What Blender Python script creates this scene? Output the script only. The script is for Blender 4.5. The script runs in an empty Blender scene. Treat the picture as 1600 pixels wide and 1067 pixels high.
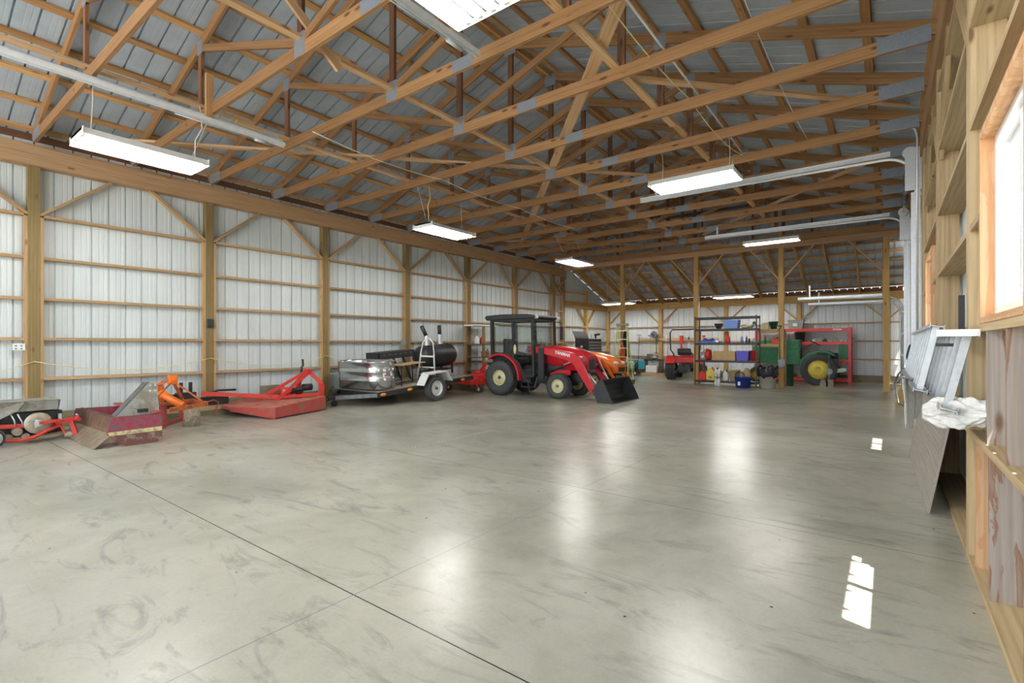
import bpy, bmesh, math, random
from mathutils import Vector, Matrix
random.seed(7)
S = bpy.context.scene
C = S.collection
PI = math.pi

# ---------------------------------------------------------------- camera
cd = bpy.data.cameras.new('camera')
cam = bpy.data.objects.new('camera', cd)
C.objects.link(cam)
cam.location = (0, 0, 1.29)
cam.rotation_euler = (PI / 2, 0, math.radians(37.16))
cd.sensor_width = 36.0
cd.lens = 776.3 * 36.0 / 1600.0
cd.shift_y = (538.8 - 533.5) / 1600.0
cd.clip_start = 0.05
S.camera = cam

# ---------------------------------------------------------------- sky, sun, exposure
w = bpy.data.worlds.new('sky')
S.world = w
w.use_nodes = True
nt = w.node_tree
bg = nt.nodes['Background']
bg.inputs['Color'].default_value = (0.80, 0.90, 1.0, 1)
bg.inputs['Strength'].default_value = 4.2
sd = bpy.data.lights.new('sun', 'SUN')
sd.energy = 30.0
sd.angle = math.radians(0.5)
sd.color = (1.0, 0.95, 0.88)
so = bpy.data.objects.new('sun', sd)
C.objects.link(so)
so.location = (8, 0, 12)
so.rotation_euler = Vector((-0.45, 0.16, -1.43)).to_track_quat('-Z', 'Y').to_euler()
TUBE_L = 80.0       # radiance of the fluorescent tubes
S.view_settings.view_transform = 'Standard'
S.view_settings.look = 'None'
S.view_settings.exposure = 0.2
S.view_settings.gamma = 1.0
S.view_settings.use_curve_mapping = False
S.cycles.max_bounces = 8
S.cycles.diffuse_bounces = 5
S.cycles.glossy_bounces = 4
S.cycles.transmission_bounces = 6
S.cycles.transparent_max_bounces = 8
S.cycles.sample_clamp_indirect = 6.0
S.cycles.caustics_reflective = False
S.cycles.caustics_refractive = False
S.cycles.use_denoising = True

# ---------------------------------------------------------------- materials
MATS = {}
def newmat(name):
    m = bpy.data.materials.new(name)
    m.use_nodes = True
    return m, m.node_tree, m.node_tree.nodes['Principled BSDF']
def N(nt, kind, **kw):
    n = nt.nodes.new(kind)
    for k, v in kw.items():
        if k in n.inputs: n.inputs[k].default_value = v
        else: setattr(n, k, v)
    return n
def ramp(nt, fac, stops):
    r = nt.nodes.new('ShaderNodeValToRGB')
    e = r.color_ramp.elements
    e[0].position, e[0].color = stops[0][0], (*stops[0][1], 1)
    e[1].position, e[1].color = stops[-1][0], (*stops[-1][1], 1)
    for p, c in stops[1:-1]:
        x = e.new(p); x.color = (*c, 1)
    nt.links.new(fac, r.inputs[0])
    return r.outputs[0]
def mix(nt, fac, a, b, mode='MIX'):
    m = nt.nodes.new('ShaderNodeMix'); m.data_type = 'RGBA'; m.blend_type = mode
    for s, v in ((m.inputs[0], fac), (m.inputs[6], a), (m.inputs[7], b)):
        if hasattr(v, 'links') or hasattr(v, 'is_linked'): nt.links.new(v, s)
        elif isinstance(v, tuple): s.default_value = (*v, 1)
        else: s.default_value = v
    return m.outputs[2]
def plain(name, col, rough=0.5, metal=0.0, var=0.12, scale=9.0, bump=0.0, coat=0.0):
    """painted or moulded surface with slight uneven dirt"""
    m, nt, b = newmat(name)
    tc = N(nt, 'ShaderNodeTexCoord')
    no = N(nt, 'ShaderNodeTexNoise', Scale=scale, Detail=5.0, Roughness=0.6)
    nt.links.new(tc.outputs['Object'], no.inputs['Vector'])
    lo = tuple(max(0, c * (1 - var)) for c in col); hi = tuple(min(1, c * (1 + var)) for c in col)
    nt.links.new(ramp(nt, no.outputs['Fac'], [(0.3, lo), (0.7, hi)]), b.inputs['Base Color'])
    b.inputs['Roughness'].default_value = rough
    b.inputs['Metallic'].default_value = metal
    b.inputs['Coat Weight'].default_value = coat
    if bump:
        bp = N(nt, 'ShaderNodeBump', Strength=bump, Distance=0.01)
        nt.links.new(no.outputs['Fac'], bp.inputs['Height']); nt.links.new(bp.outputs[0], b.inputs['Normal'])
    MATS[name] = m
    return m
def worn(name, col, under, amount=0.5, rough=0.5, scale=6.0, metal=0.0):
    """paint that has worn through to another colour in patches"""
    m, nt, b = newmat(name)
    tc = N(nt, 'ShaderNodeTexCoord')
    no = N(nt, 'ShaderNodeTexNoise', Scale=scale, Detail=8.0, Roughness=0.75)
    nt.links.new(tc.outputs['Object'], no.inputs['Vector'])
    lo = 1 - amount
    r = ramp(nt, no.outputs['Fac'], [(lo - 0.06, (0, 0, 0)), (lo + 0.04, (1, 1, 1))])
    nt.links.new(mix(nt, r, col, under), b.inputs['Base Color'])
    b.inputs['Roughness'].default_value = rough
    b.inputs['Metallic'].default_value = metal
    MATS[name] = m
    return m
def wood(name, a, bcol, dark, rough=0.65, vary=0.35, knots=True, stain=None, grain=1.0):
    """sawn timber: grain runs along U, every board has its own tone (V is offset board by board)"""
    m, nt, b = newmat(name)
    uv = N(nt, 'ShaderNodeUVMap')
    mp = N(nt, 'ShaderNodeMapping'); mp.inputs['Scale'].default_value = (1.3, 26.0, 1)
    nt.links.new(uv.outputs[0], mp.inputs[0])
    no = N(nt, 'ShaderNodeTexNoise', Scale=1.0, Detail=6.0, Roughness=0.6, Distortion=0.6)
    nt.links.new(mp.outputs[0], no.inputs['Vector'])
    base = ramp(nt, no.outputs['Fac'], [(0.32, bcol), (0.62, a)])
    # cathedral figure
    mp3 = N(nt, 'ShaderNodeMapping'); mp3.inputs['Scale'].default_value = (0.8, 9.0, 1)
    nt.links.new(uv.outputs[0], mp3.inputs[0])
    wv = N(nt, 'ShaderNodeTexWave', Scale=0.9 * grain, Distortion=7.0, Detail=2.0); wv.bands_direction = 'Y'
    wv.inputs['Detail Scale'].default_value = 0.6
    nt.links.new(mp3.outputs[0], wv.inputs['Vector'])
    wr = ramp(nt, wv.outputs['Fac'], [(0.0, (0.78, 0.72, 0.66)), (0.5, (1, 1, 1))])
    base = mix(nt, 0.55, base, wr, 'MULTIPLY')
    # board tone
    sp = N(nt, 'ShaderNodeSeparateXYZ'); nt.links.new(uv.outputs[0], sp.inputs[0])
    dv = N(nt, 'ShaderNodeMath', operation='DIVIDE'); nt.links.new(sp.outputs['Y'], dv.inputs[0]); dv.inputs[1].default_value = 7.0
    fl = N(nt, 'ShaderNodeMath', operation='FLOOR'); nt.links.new(dv.outputs[0], fl.inputs[0])
    wn = N(nt, 'ShaderNodeTexWhiteNoise'); wn.noise_dimensions = '1D'; nt.links.new(fl.outputs[0], wn.inputs['W'])
    tone = ramp(nt, wn.outputs['Value'], [(0.0, (1 - vary, 1 - vary * 1.15, 1 - vary * 1.3)), (1.0, (1 + vary * 0.25,) * 3)])
    base = mix(nt, 1.0, base, tone, 'MULTIPLY')
    if knots:
        mp2 = N(nt, 'ShaderNodeMapping'); mp2.inputs['Scale'].default_value = (2.2, 7.0, 1)
        nt.links.new(uv.outputs[0], mp2.inputs[0])
        vo = N(nt, 'ShaderNodeTexVoronoi', Scale=1.0); vo.inputs['Randomness'].default_value = 1.0
        nt.links.new(mp2.outputs[0], vo.inputs['Vector'])
        kr = ramp(nt, vo.outputs['Distance'], [(0.07, (1, 1, 1)), (0.15, (0, 0, 0))])
        base = mix(nt, kr, base, dark)
    if stain:
        tc = N(nt, 'ShaderNodeTexCoord')
        mp4 = N(nt, 'ShaderNodeMapping'); mp4.inputs['Scale'].default_value = (5.0, 5.0, 1.0)
        nt.links.new(tc.outputs['Object'], mp4.inputs[0])
        n2 = N(nt, 'ShaderNodeTexNoise', Scale=1.7, Detail=5.0, Roughness=0.55, Distortion=1.2)
        nt.links.new(mp4.outputs[0], n2.inputs['Vector'])
        sr = ramp(nt, n2.outputs['Fac'], [(0.50, (0, 0, 0)), (0.53, (0.95, 0.95, 0.95)), (0.60, (0.55, 0.55, 0.55)), (0.75, (0.3, 0.3, 0.3))])
        base = mix(nt, sr, base, stain)
    nt.links.new(base, b.inputs['Base Color'])
    b.inputs['Roughness'].default_value = rough
    bp = N(nt, 'ShaderNodeBump', Strength=0.25, Distance=0.004)
    nt.links.new(no.outputs['Fac'], bp.inputs['Height']); nt.links.new(bp.outputs[0], b.inputs['Normal'])
    MATS[name] = m
    return m
wood('truss_wood', (0.43, 0.24, 0.105), (0.31, 0.16, 0.065), (0.12, 0.05, 0.02), vary=0.3)
wood('web_wood', (0.27, 0.13, 0.065), (0.18, 0.08, 0.04), (0.09, 0.035, 0.02), vary=0.35)
wood('new_wood', (0.80, 0.56, 0.33), (0.66, 0.40, 0.20), (0.34, 0.15, 0.06), vary=0.2)
wood('purlin_wood', (0.62, 0.37, 0.165), (0.48, 0.265, 0.11), (0.25, 0.10, 0.04), vary=0.35)
wood('beam_wood', (0.56, 0.36, 0.20), (0.44, 0.27, 0.14), (0.20, 0.085, 0.035), vary=0.15)
wood('post_wood', (0.31, 0.225, 0.09), (0.22, 0.155, 0.06), (0.14, 0.08, 0.03), vary=0.2)
wood('girt_wood', (0.58, 0.39, 0.20), (0.46, 0.29, 0.14), (0.28, 0.13, 0.06), vary=0.25)
wood('pale_wood', (0.62, 0.47, 0.27), (0.46, 0.34, 0.18), (0.22, 0.11, 0.05), vary=0.22)
wood('jamb_wood', (0.74, 0.47, 0.27), (0.62, 0.36, 0.19), (0.30, 0.12, 0.05), vary=0.1, stain=(0.60, 0.30, 0.13))
wood('stained_wood', (0.46, 0.39, 0.34), (0.34, 0.28, 0.25), (0.2, 0.10, 0.06), vary=0.1, stain=(0.27, 0.125, 0.06))
wood('rafter_wood', (0.62, 0.40, 0.14), (0.48, 0.29, 0.085), (0.2, 0.09, 0.03), vary=0.2)
wood('plywood', (0.42, 0.39, 0.34), (0.33, 0.30, 0.26), (0.2, 0.17, 0.14), vary=0.1, knots=False)
wood('deck_wood', (0.42, 0.38, 0.31), (0.30, 0.27, 0.22), (0.16, 0.13, 0.1), vary=0.2)
wood('old_skirt', (0.30, 0.27, 0.17), (0.20, 0.18, 0.11), (0.08, 0.06, 0.03), vary=0.2)

def sheet(name, col, rough, metal, streak=0.5):
    m, nt, b = newmat(name)
    tc = N(nt, 'ShaderNodeTexCoord')
    mp = N(nt, 'ShaderNodeMapping'); mp.inputs['Scale'].default_value = (3.0, 3.0, 0.35)
    nt.links.new(tc.outputs['Object'], mp.inputs[0])
    no = N(nt, 'ShaderNodeTexNoise', Scale=1.4, Detail=5.0, Roughness=0.6)
    nt.links.new(mp.outputs[0], no.inputs['Vector'])
    lo = tuple(c * (1 - 0.22 * streak) for c in col)
    nt.links.new(ramp(nt, no.outputs['Fac'], [(0.35, lo), (0.6, col)]), b.inputs['Base Color'])
    b.inputs['Roughness'].default_value = rough
    b.inputs['Metallic'].default_value = metal
    MATS[name] = m
sheet('wall_sheet', (0.69, 0.745, 0.75), 0.42, 0.0)
sheet('lean_sheet', (0.70, 0.74, 0.75), 0.42, 0.0)
sheet('roof_sheet', (0.46, 0.54, 0.63), 0.42, 0.2)

def concrete():
    m, nt, b = newmat('concrete')
    tc = N(nt, 'ShaderNodeTexCoord')
    P = tc.outputs['Object']
    n1 = N(nt, 'ShaderNodeTexNoise', Scale=0.55, Detail=7.0, Roughness=0.62, Distortion=0.4); nt.links.new(P, n1.inputs['Vector'])
    n2 = N(nt, 'ShaderNodeTexNoise', Scale=5.0, Detail=9.0, Roughness=0.72, Distortion=0.8); nt.links.new(P, n2.inputs['Vector'])
    n3 = N(nt, 'ShaderNodeTexNoise', Scale=60.0, Detail=4.0, Roughness=0.7); nt.links.new(P, n3.inputs['Vector'])
    c = ramp(nt, n1.outputs['Fac'], [(0.34, (0.37, 0.365, 0.305)), (0.5, (0.48, 0.475, 0.405)), (0.66, (0.58, 0.565, 0.49))])
    c = mix(nt, 0.55, c, ramp(nt, n2.outputs['Fac'], [(0.30, (0.78, 0.79, 0.77)), (0.5, (0.92, 0.92, 0.92)), (0.72, (1.0, 1.0, 1.0))]), 'MULTIPLY')
    nb = N(nt, 'ShaderNodeTexNoise', Scale=0.23, Detail=3.0, Roughness=0.5); nt.links.new(P, nb.inputs['Vector'])
    c = mix(nt, 0.8, c, ramp(nt, nb.outputs['Fac'], [(0.38, (0.86, 0.87, 0.88)), (0.62, (1.0, 0.985, 0.95))]), 'MULTIPLY')
    c = mix(nt, 0.35, c, ramp(nt, n3.outputs['Fac'], [(0.3, (0.8, 0.8, 0.8)), (0.6, (1, 1, 1))]), 'MULTIPLY')
    # dark scuffs
    mp = N(nt, 'ShaderNodeMapping'); mp.inputs['Scale'].default_value = (0.8, 2.6, 1); mp.inputs['Rotation'].default_value = (0, 0, 0.5)
    nt.links.new(P, mp.inputs[0])
    n4 = N(nt, 'ShaderNodeTexNoise', Scale=1.6, Detail=6.0, Roughness=0.7, Distortion=1.5); nt.links.new(mp.outputs[0], n4.inputs['Vector'])
    c = mix(nt, ramp(nt, n4.outputs['Fac'], [(0.54, (0, 0, 0)), (0.70, (0.75, 0.75, 0.75))]), c, (0.24, 0.245, 0.225))
    v = N(nt, 'ShaderNodeTexVoronoi', Scale=3.4); nt.links.new(P, v.inputs['Vector'])
    c = mix(nt, ramp(nt, v.outputs['Distance'], [(0.02, (1, 1, 1)), (0.034, (0, 0, 0))]), c, (0.06, 0.06, 0.055))
    # saw-cut joints
    sp = N(nt, 'ShaderNodeSeparateXYZ'); nt.links.new(P, sp.inputs[0])
    def line(out, pos, hw):
        s = N(nt, 'ShaderNodeMath', operation='SUBTRACT'); nt.links.new(out, s.inputs[0]); s.inputs[1].default_value = pos
        a = N(nt, 'ShaderNodeMath', operation='ABSOLUTE'); nt.links.new(s.outputs[0], a.inputs[0])
        l = N(nt, 'ShaderNodeMath', operation='LESS_THAN'); nt.links.new(a.outputs[0], l.inputs[0]); l.inputs[1].default_value = hw
        return l.outputs[0]
    c = mix(nt, line(sp.outputs['Y'], 1.55, 0.0035), c, (0.03, 0.03, 0.028))
    for y in (3.95, 8.9, 13.2, 16.95): c = mix(nt, line(sp.outputs['Y'], y, 0.003), c, (0.13, 0.13, 0.12))
    for x in (-2.2, -7.2): c = mix(nt, line(sp.outputs['X'], x, 0.003), c, (0.25, 0.255, 0.28))
    # tyre print along the hall
    a_ = line(sp.outputs['X'], -4.77, 0.05); b_ = line(sp.outputs['Y'], 4.95, 0.9)
    ck = N(nt, 'ShaderNodeTexChecker', Scale=34.0); nt.links.new(P, ck.inputs['Vector'])
    ml = N(nt, 'ShaderNodeMath', operation='MULTIPLY'); nt.links.new(a_, ml.inputs[0]); nt.links.new(b_, ml.inputs[1])
    m2 = N(nt, 'ShaderNodeMath', operation='MULTIPLY'); nt.links.new(ml.outputs[0], m2.inputs[0]); m2.inputs[1].default_value = 0.45
    c = mix(nt, m2.outputs[0], c, mix(nt, ck.outputs['Fac'], (0.62, 0.61, 0.54), (0.34, 0.34, 0.30)))
    nt.links.new(c, b.inputs['Base Color'])
    r = ramp(nt, n1.outputs['Fac'], [(0.3, (0.255, 0.255, 0.255)), (0.7, (0.271, 0.271, 0.271))])
    nt.links.new(r, b.inputs['Roughness'])
    bp = N(nt, 'ShaderNodeBump', Strength=0.06, Distance=0.01)
    nt.links.new(n2.outputs['Fac'], bp.inputs['Height']); nt.links.new(bp.outputs[0], b.inputs['Normal'])
    MATS['concrete'] = m
concrete()
plain('white_vinyl', (0.86, 0.88, 0.9), 0.35, var=0.03)
plain('galvanised', (0.66, 0.69, 0.71), 0.35, 0.45, var=0.08, scale=25)
plain('bright_zinc', (0.82, 0.85, 0.87), 0.4, 0.15, var=0.06, scale=15)
plain('tank_steel', (0.62, 0.64, 0.66), 0.2, 0.95, var=0.08, scale=8)
plain('gusset', (0.25, 0.28, 0.33), 0.45, 0.3, var=0.15, scale=60)
plain('aluminium', (0.52, 0.54, 0.55), 0.35, 0.75, var=0.12, scale=20)
plain('black_metal', (0.025, 0.026, 0.028), 0.45, 0.0, var=0.3)
plain('black_plastic', (0.03, 0.031, 0.034), 0.5, var=0.2)
plain('rubber', (0.06, 0.062, 0.064), 0.78, var=0.25, scale=30)
plain('red_paint', (0.62, 0.018, 0.03), 0.28, var=0.08, coat=0.4)
plain('bright_red', (0.75, 0.045, 0.035), 0.4, var=0.12)
plain('orange_paint', (0.9, 0.20, 0.02), 0.35, var=0.12, coat=0.3)
plain('cream_paint', (0.72, 0.68, 0.40), 0.45, var=0.1)
plain('white_paint', (0.82, 0.82, 0.80), 0.4, var=0.05)
plain('green_paint', (0.03, 0.21, 0.09), 0.5, var=0.25, scale=5)
plain('yellow_paint', (0.80, 0.62, 0.10), 0.5, var=0.12)
plain('pale_yellow', (0.75, 0.66, 0.36), 0.5, var=0.1)
plain('fiberglass', (0.72, 0.72, 0.20), 0.5, var=0.12)
plain('cloth_white', (0.78, 0.76, 0.73), 0.95, var=0.12, bump=0.5, scale=30)
plain('paper', (0.85, 0.85, 0.82), 0.8, var=0.03)
plain('cord_yellow', (0.80, 0.72, 0.34), 0.6, var=0.05)
plain('cord_white', (0.8, 0.8, 0.74), 0.6, var=0.05)
plain('steel_dark', (0.16, 0.16, 0.165), 0.45, 0.6, var=0.3)
plain('steel_disc', (0.42, 0.36, 0.28), 0.45, 0.4, var=0.25)
plain('blue_plastic', (0.10, 0.20, 0.68), 0.4, var=0.06)
plain('navy_plastic', (0.015, 0.04, 0.28), 0.4, var=0.1)
plain('light_blue', (0.20, 0.36, 0.80), 0.4, var=0.06)
plain('violet_plastic', (0.13, 0.11, 0.62), 0.4, var=0.06)
plain('teal_plastic', (0.02, 0.28, 0.38), 0.4, var=0.15)
plain('red_plastic', (0.72, 0.04, 0.02), 0.45, var=0.08)
plain('orange_plastic', (0.85, 0.22, 0.03), 0.45, var=0.08)
plain('grey_plastic', (0.30, 0.30, 0.29), 0.55, var=0.1)
plain('bin_grey', (0.46, 0.43, 0.37), 0.55, var=0.08)
plain('cardboard', (0.55, 0.38, 0.20), 0.85, var=0.08)
plain('bag_plastic', (0.02, 0.021, 0.026), 0.22, var=0.2)
plain('hose_green', (0.40, 0.58, 0.42), 0.5, var=0.1)
plain('dark_cloth', (0.03, 0.035, 0.05), 0.9, var=0.3)
plain('orange_cloth', (0.85, 0.16, 0.03), 0.85, var=0.1)
plain('green_plastic', (0.02, 0.10, 0.05), 0.5, var=0.2)
plain('lens_orange', (0.9, 0.30, 0.03), 0.2, var=0.05)
plain('lens_white', (0.85, 0.85, 0.85), 0.15, var=0.02)
plain('straw', (0.50, 0.36, 0.14), 0.9, var=0.3, scale=40)
worn('box_red', (0.40, 0.03, 0.06), (0.20, 0.10, 0.13), 0.5, 0.7, 14)
worn('box_band', (0.72, 0.64, 0.30), (0.36, 0.30, 0.24), 0.46, 0.7, 22)
worn('box_low', (0.17, 0.07, 0.055), (0.32, 0.24, 0.22), 0.45, 0.6, 9)
worn('rust_steel', (0.20, 0.11, 0.065), (0.13, 0.065, 0.04), 0.5, 0.6, 7)
worn('worn_edge', (0.32, 0.27, 0.19), (0.24, 0.18, 0.12), 0.5, 0.5, 7, 0.3)
worn('grey_rust', (0.36, 0.37, 0.33), (0.27, 0.24, 0.19), 0.48, 0.6, 7)
worn('cutter_red', (0.50, 0.065, 0.055), (0.32, 0.13, 0.10), 0.47, 0.6, 7)
worn('dusty_red', (0.46, 0.20, 0.14), (0.48, 0.07, 0.06), 0.46, 0.8, 5)
worn('old_orange', (0.62, 0.15, 0.03), (0.30, 0.08, 0.04), 0.47, 0.6, 12)
worn('planter_red', (0.66, 0.05, 0.035), (0.38, 0.06, 0.04), 0.42, 0.5, 12)
worn('log_wood', (0.42, 0.36, 0.27), (0.26, 0.22, 0.16), 0.5, 0.9, 16)
def glass():
    """thin sheet glass: mostly clear, mirror-like at grazing angles"""
    m, nt, b = newmat('glass')
    nt.nodes.remove(b)
    tr = N(nt, 'ShaderNodeBsdfTransparent', Color=(0.93, 0.96, 0.96, 1))
    gl = N(nt, 'ShaderNodeBsdfGlossy', Roughness=0.02)
    lw = N(nt, 'ShaderNodeLayerWeight', Blend=0.5)
    pw = N(nt, 'ShaderNodeMath', operation='POWER'); nt.links.new(lw.outputs['Facing'], pw.inputs[0]); pw.inputs[1].default_value = 4.0
    fr = N(nt, 'ShaderNodeMath', operation='MULTIPLY_ADD'); nt.links.new(pw.outputs[0], fr.inputs[0]); fr.inputs[1].default_value = 0.7; fr.inputs[2].default_value = 0.05
    mx = nt.nodes.new('ShaderNodeMixShader')
    nt.links.new(fr.outputs[0], mx.inputs[0]); nt.links.new(tr.outputs[0], mx.inputs[1]); nt.links.new(gl.outputs[0], mx.inputs[2])
    nt.links.new(mx.outputs[0], nt.nodes['Material Output'].inputs[0])
    MATS['glass'] = m
glass()
def tube():
    m, nt, b = newmat('tube')
    b.inputs['Base Color'].default_value = (1, 1, 1, 1)
    b.inputs['Emission Color'].default_value = (1.0, 0.975, 0.92, 1)
    b.inputs['Emission Strength'].default_value = TUBE_L
    MATS['tube'] = m
tube()
plain('fixture_white', (0.88, 0.88, 0.84), 0.3, var=0.02)
plain('ground_gravel', (0.42, 0.40, 0.36), 0.95, var=0.2, scale=4)
M = MATS

# ---------------------------------------------------------------- mesh builder
class MB:
    def __init__(s): s.v = []; s.f = []; s.uv = []; s.sm = []
    def quad(s, pts, uvs, sm=False):
        i = len(s.v); s.v += [tuple(p) for p in pts]; s.f.append(tuple(range(i, i + len(pts)))); s.uv.append(uvs); s.sm.append(sm)
    def _box(s, o, a, b, c):
        """o corner; a (length), b, c edge vectors; grain along a"""
        o, a, b, c = map(Vector, (o, a, b, c))
        if a.cross(b).dot(c) < 0: b, c = c, b
        L, B, W = a.length, b.length, c.length
        k = random.randint(0, 400) * 7 + 3.5; u0 = random.random() * 60
        i = len(s.v)
        s.v += [tuple(p) for p in (o, o + a, o + a + b, o + b, o + c, o + a + c, o + a + b + c, o + b + c)]
        for q, (du, dv, off) in (((0, 3, 2, 1), (B, L, 0)), ((4, 5, 6, 7), (L, B, .4)), ((0, 1, 5, 4), (L, W, .8)), ((3, 7, 6, 2), (W, L, 1.2)),
                          ((0, 4, 7, 3), (W, B, 1.6)), ((1, 2, 6, 5), (B, W, 2.0))):
            s.f.append(tuple(i + j for j in q))
            if off == 0: uv = [(0, 0), (0, B), (L, B), (L, 0)]
            elif off == .4: uv = [(0, 0), (L, 0), (L, B), (0, B)]
            elif off == .8: uv = [(0, 0), (L, 0), (L, W), (0, W)]
            elif off == 1.2: uv = [(0, 0), (0, W), (L, W), (L, 0)]
            elif off == 1.6: uv = [(0, 0), (0.02, 0), (0.02, B), (0, B)]
            else: uv = [(0, 0), (0, B), (0.02, B), (0.02, 0)]
            s.uv.append([(u0 + x, k + off + y) for x, y in uv]); s.sm.append(False)
        return s
    def box(s, x0, x1, y0, y1, z0, z1, grain=None):
        d = (x1 - x0, y1 - y0, z1 - z0)
        g = grain if grain is not None else max(range(3), key=lambda i: d[i])
        e = [Vector((d[0], 0, 0)), Vector((0, d[1], 0)), Vector((0, 0, d[2]))]
        o = [e[g]] + [e[i] for i in range(3) if i != g]
        return s._box((x0, y0, z0), *o)
    def bar(s, p, q, w, h, up=(0, 0, 1), off=(0, 0)):
        """beam from p to q, w wide across, h high towards up"""
        p, q, up = Vector(p), Vector(q), Vector(up)
        d = (q - p)
        n = d.normalized(); side = n.cross(up)
        if side.length < 1e-4: side = n.cross(Vector((1, 0, 0)))
        side.normalize(); u = side.cross(n).normalized()
        o = p - side * (w / 2) - u * (h / 2) + side * off[0] + u * off[1]
        return s._box(o, d, side * w, u * h)
    def cyl(s, p, q, r, r2=None, n=16, caps=True, r_in=None):
        p, q = Vector(p), Vector(q); r2 = r if r2 is None else r2
        d = (q - p).normalized(); a = d.orthogonal().normalized(); b = d.cross(a)
        i = len(s.v)
        k = random.randint(0, 400) * 7 + 3.5; L = (q - p).length
        for P, R in ((p, r), (q, r2)):
            for j in range(n):
                t = 2 * PI * j / n
                s.v.append(tuple(P + (a * math.cos(t) + b * math.sin(t)) * R))
        for j in range(n):
            j2 = (j + 1) % n
            s.f.append((i + j, i + j2, i + n + j2, i + n + j)); s.sm.append(True)
            c0, c1 = 2 * PI * r * j / n, 2 * PI * r * (j + 1) / n
            s.uv.append([(0, k + c0), (0, k + c1), (L, k + c1), (L, k + c0)])
        if caps:
            if r > 1e-5: s.f.append(tuple(i + j for j in reversed(range(n)))); s.sm.append(False); s.uv.append([(0, k)] * n)
            if r2 > 1e-5: s.f.append(tuple(i + n + j for j in range(n))); s.sm.append(False); s.uv.append([(0, k)] * n)
        return s
    def tube(s, pts, r, n=8):
        """swept round bar through points"""
        pts = [Vector(p) for p in pts]
        i = len(s.v); m = len(pts); last = None
        for k in range(m):
            d = (pts[min(k + 1, m - 1)] - pts[max(k - 1, 0)]).normalized()
            if last is None: a = d.orthogonal().normalized()
            else:
                a = last - d * last.dot(d)
                a = a.normalized() if a.length > 1e-6 else d.orthogonal().normalized()
            last = a; b = d.cross(a)
            for j in range(n):
                t = 2 * PI * j / n
                s.v.append(tuple(pts[k] + (a * math.cos(t) + b * math.sin(t)) * r))
        for k in range(m - 1):
            for j in range(n):
                j2 = (j + 1) % n
                s.f.append((i + k * n + j, i + k * n + j2, i + (k + 1) * n + j2, i + (k + 1) * n + j)); s.sm.append(True); s.uv.append([(0, 0)] * 4)
        s.f.append(tuple(i + j for j in reversed(range(n)))); s.sm.append(False); s.uv.append([(0, 0)] * n)
        s.f.append(tuple(i + (m - 1) * n + j for j in range(n))); s.sm.append(False); s.uv.append([(0, 0)] * n)
        return s
    def lathe(s, prof, c, axis=(0, 0, 1), n=24, smooth=True, sx=1.0, sy=1.0, flip=False, caps=True):
        """profile [(radius, height)] turned about axis through c"""
        c = Vector(c); ax = Vector(axis).normalized(); a = ax.orthogonal().normalized(); b = ax.cross(a)
        if abs(ax.z) > .99: a, b = Vector((1, 0, 0)), Vector((0, ax.z, 0))
        i = len(s.v); m = len(prof)
        for r, h in prof:
            for j in range(n):
                t = 2 * PI * j / n
                s.v.append(tuple(c + ax * h + a * (math.cos(t) * r * sx) + b * (math.sin(t) * r * sy)))
        for k in range(m - 1):
            for j in range(n):
                j2 = (j + 1) % n
                q = (i + k * n + j, i + k * n + j2, i + (k + 1) * n + j2, i + (k + 1) * n + j)
                s.f.append(q[::-1] if flip else q); s.sm.append(smooth); s.uv.append([(0, 0)] * 4)
        for k, rev in ((0, True), (m - 1, False)):
            if caps and prof[k][0] > 1e-5 and prof[0] != prof[-1]:
                q = [i + k * n + j for j in range(n)]
                s.f.append(tuple(reversed(q)) if rev else tuple(q)); s.sm.append(False); s.uv.append([(0, 0)] * n)
        return s
    def prism(s, poly, o, u, v, depth, smooth=False):
        """poly in the (u,v) plane at o, extruded by depth vector"""
        o, u, v, dp = Vector(o), Vector(u), Vector(v), Vector(depth)
        n = len(poly); i = len(s.v)
        A = [o + u * x + v * y for x, y in poly]
        s.v += [tuple(p) for p in A] + [tuple(p + dp) for p in A]
        area = sum(poly[k][0] * poly[(k + 1) % n][1] - poly[(k + 1) % n][0] * poly[k][1] for k in range(n))
        fl = (u.cross(v).dot(dp) > 0) == (area > 0)
        uvp = [(x, y + 3.5) for x, y in poly]
        f1 = tuple(range(i, i + n)); f2 = tuple(range(i + n, i + 2 * n))
        if fl: s.f += [f1[::-1], f2]; s.uv += [uvp[::-1], uvp]
        else: s.f += [f1, f2[::-1]]; s.uv += [uvp, uvp[::-1]]
        s.sm += [False, False]
        for k in range(n):
            k2 = (k + 1) % n
            q = (i + k, i + k2, i + n + k2, i + n + k)
            s.f.append(q if fl else q[::-1]); s.sm.append(smooth); s.uv.append([(0, 3.5)] * 4)
        return s
    def blob(s, c, r, n=10, m=6, jit=0.0, seed=0):
        """lumpy ellipsoid, r = (rx, ry, rz)"""
        rnd = random.Random(seed); i = len(s.v)
        for k in range(m + 1):
            ph = PI * k / m
            for j in range(n):
                t = 2 * PI * j / n; q = 1 + rnd.uniform(-jit, jit)
                s.v.append((c[0] + r[0] * math.sin(ph) * math.cos(t) * q, c[1] + r[1] * math.sin(ph) * math.sin(t) * q, c[2] - r[2] * math.cos(ph) * q))
        for k in range(m):
            for j in range(n):
                j2 = (j + 1) % n
                s.f.append((i + k * n + j, i + k * n + j2, i + (k + 1) * n + j2, i + (k + 1) * n + j)); s.sm.append(True); s.uv.append([(0, 0)] * 4)
        return s
    def mesh(s, name, mat):
        me = bpy.data.meshes.new(name)
        me.from_pydata(s.v, [], s.f)
        uvl = me.uv_layers.new(name='UVMap')
        flat = [c for f in s.uv for p in f for c in p]
        uvl.data.foreach_set('uv', flat)
        me.polygons.foreach_set('use_smooth', s.sm)
        me.materials.append(mat if not isinstance(mat, str) else M[mat])
        me.update()
        return me
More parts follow.
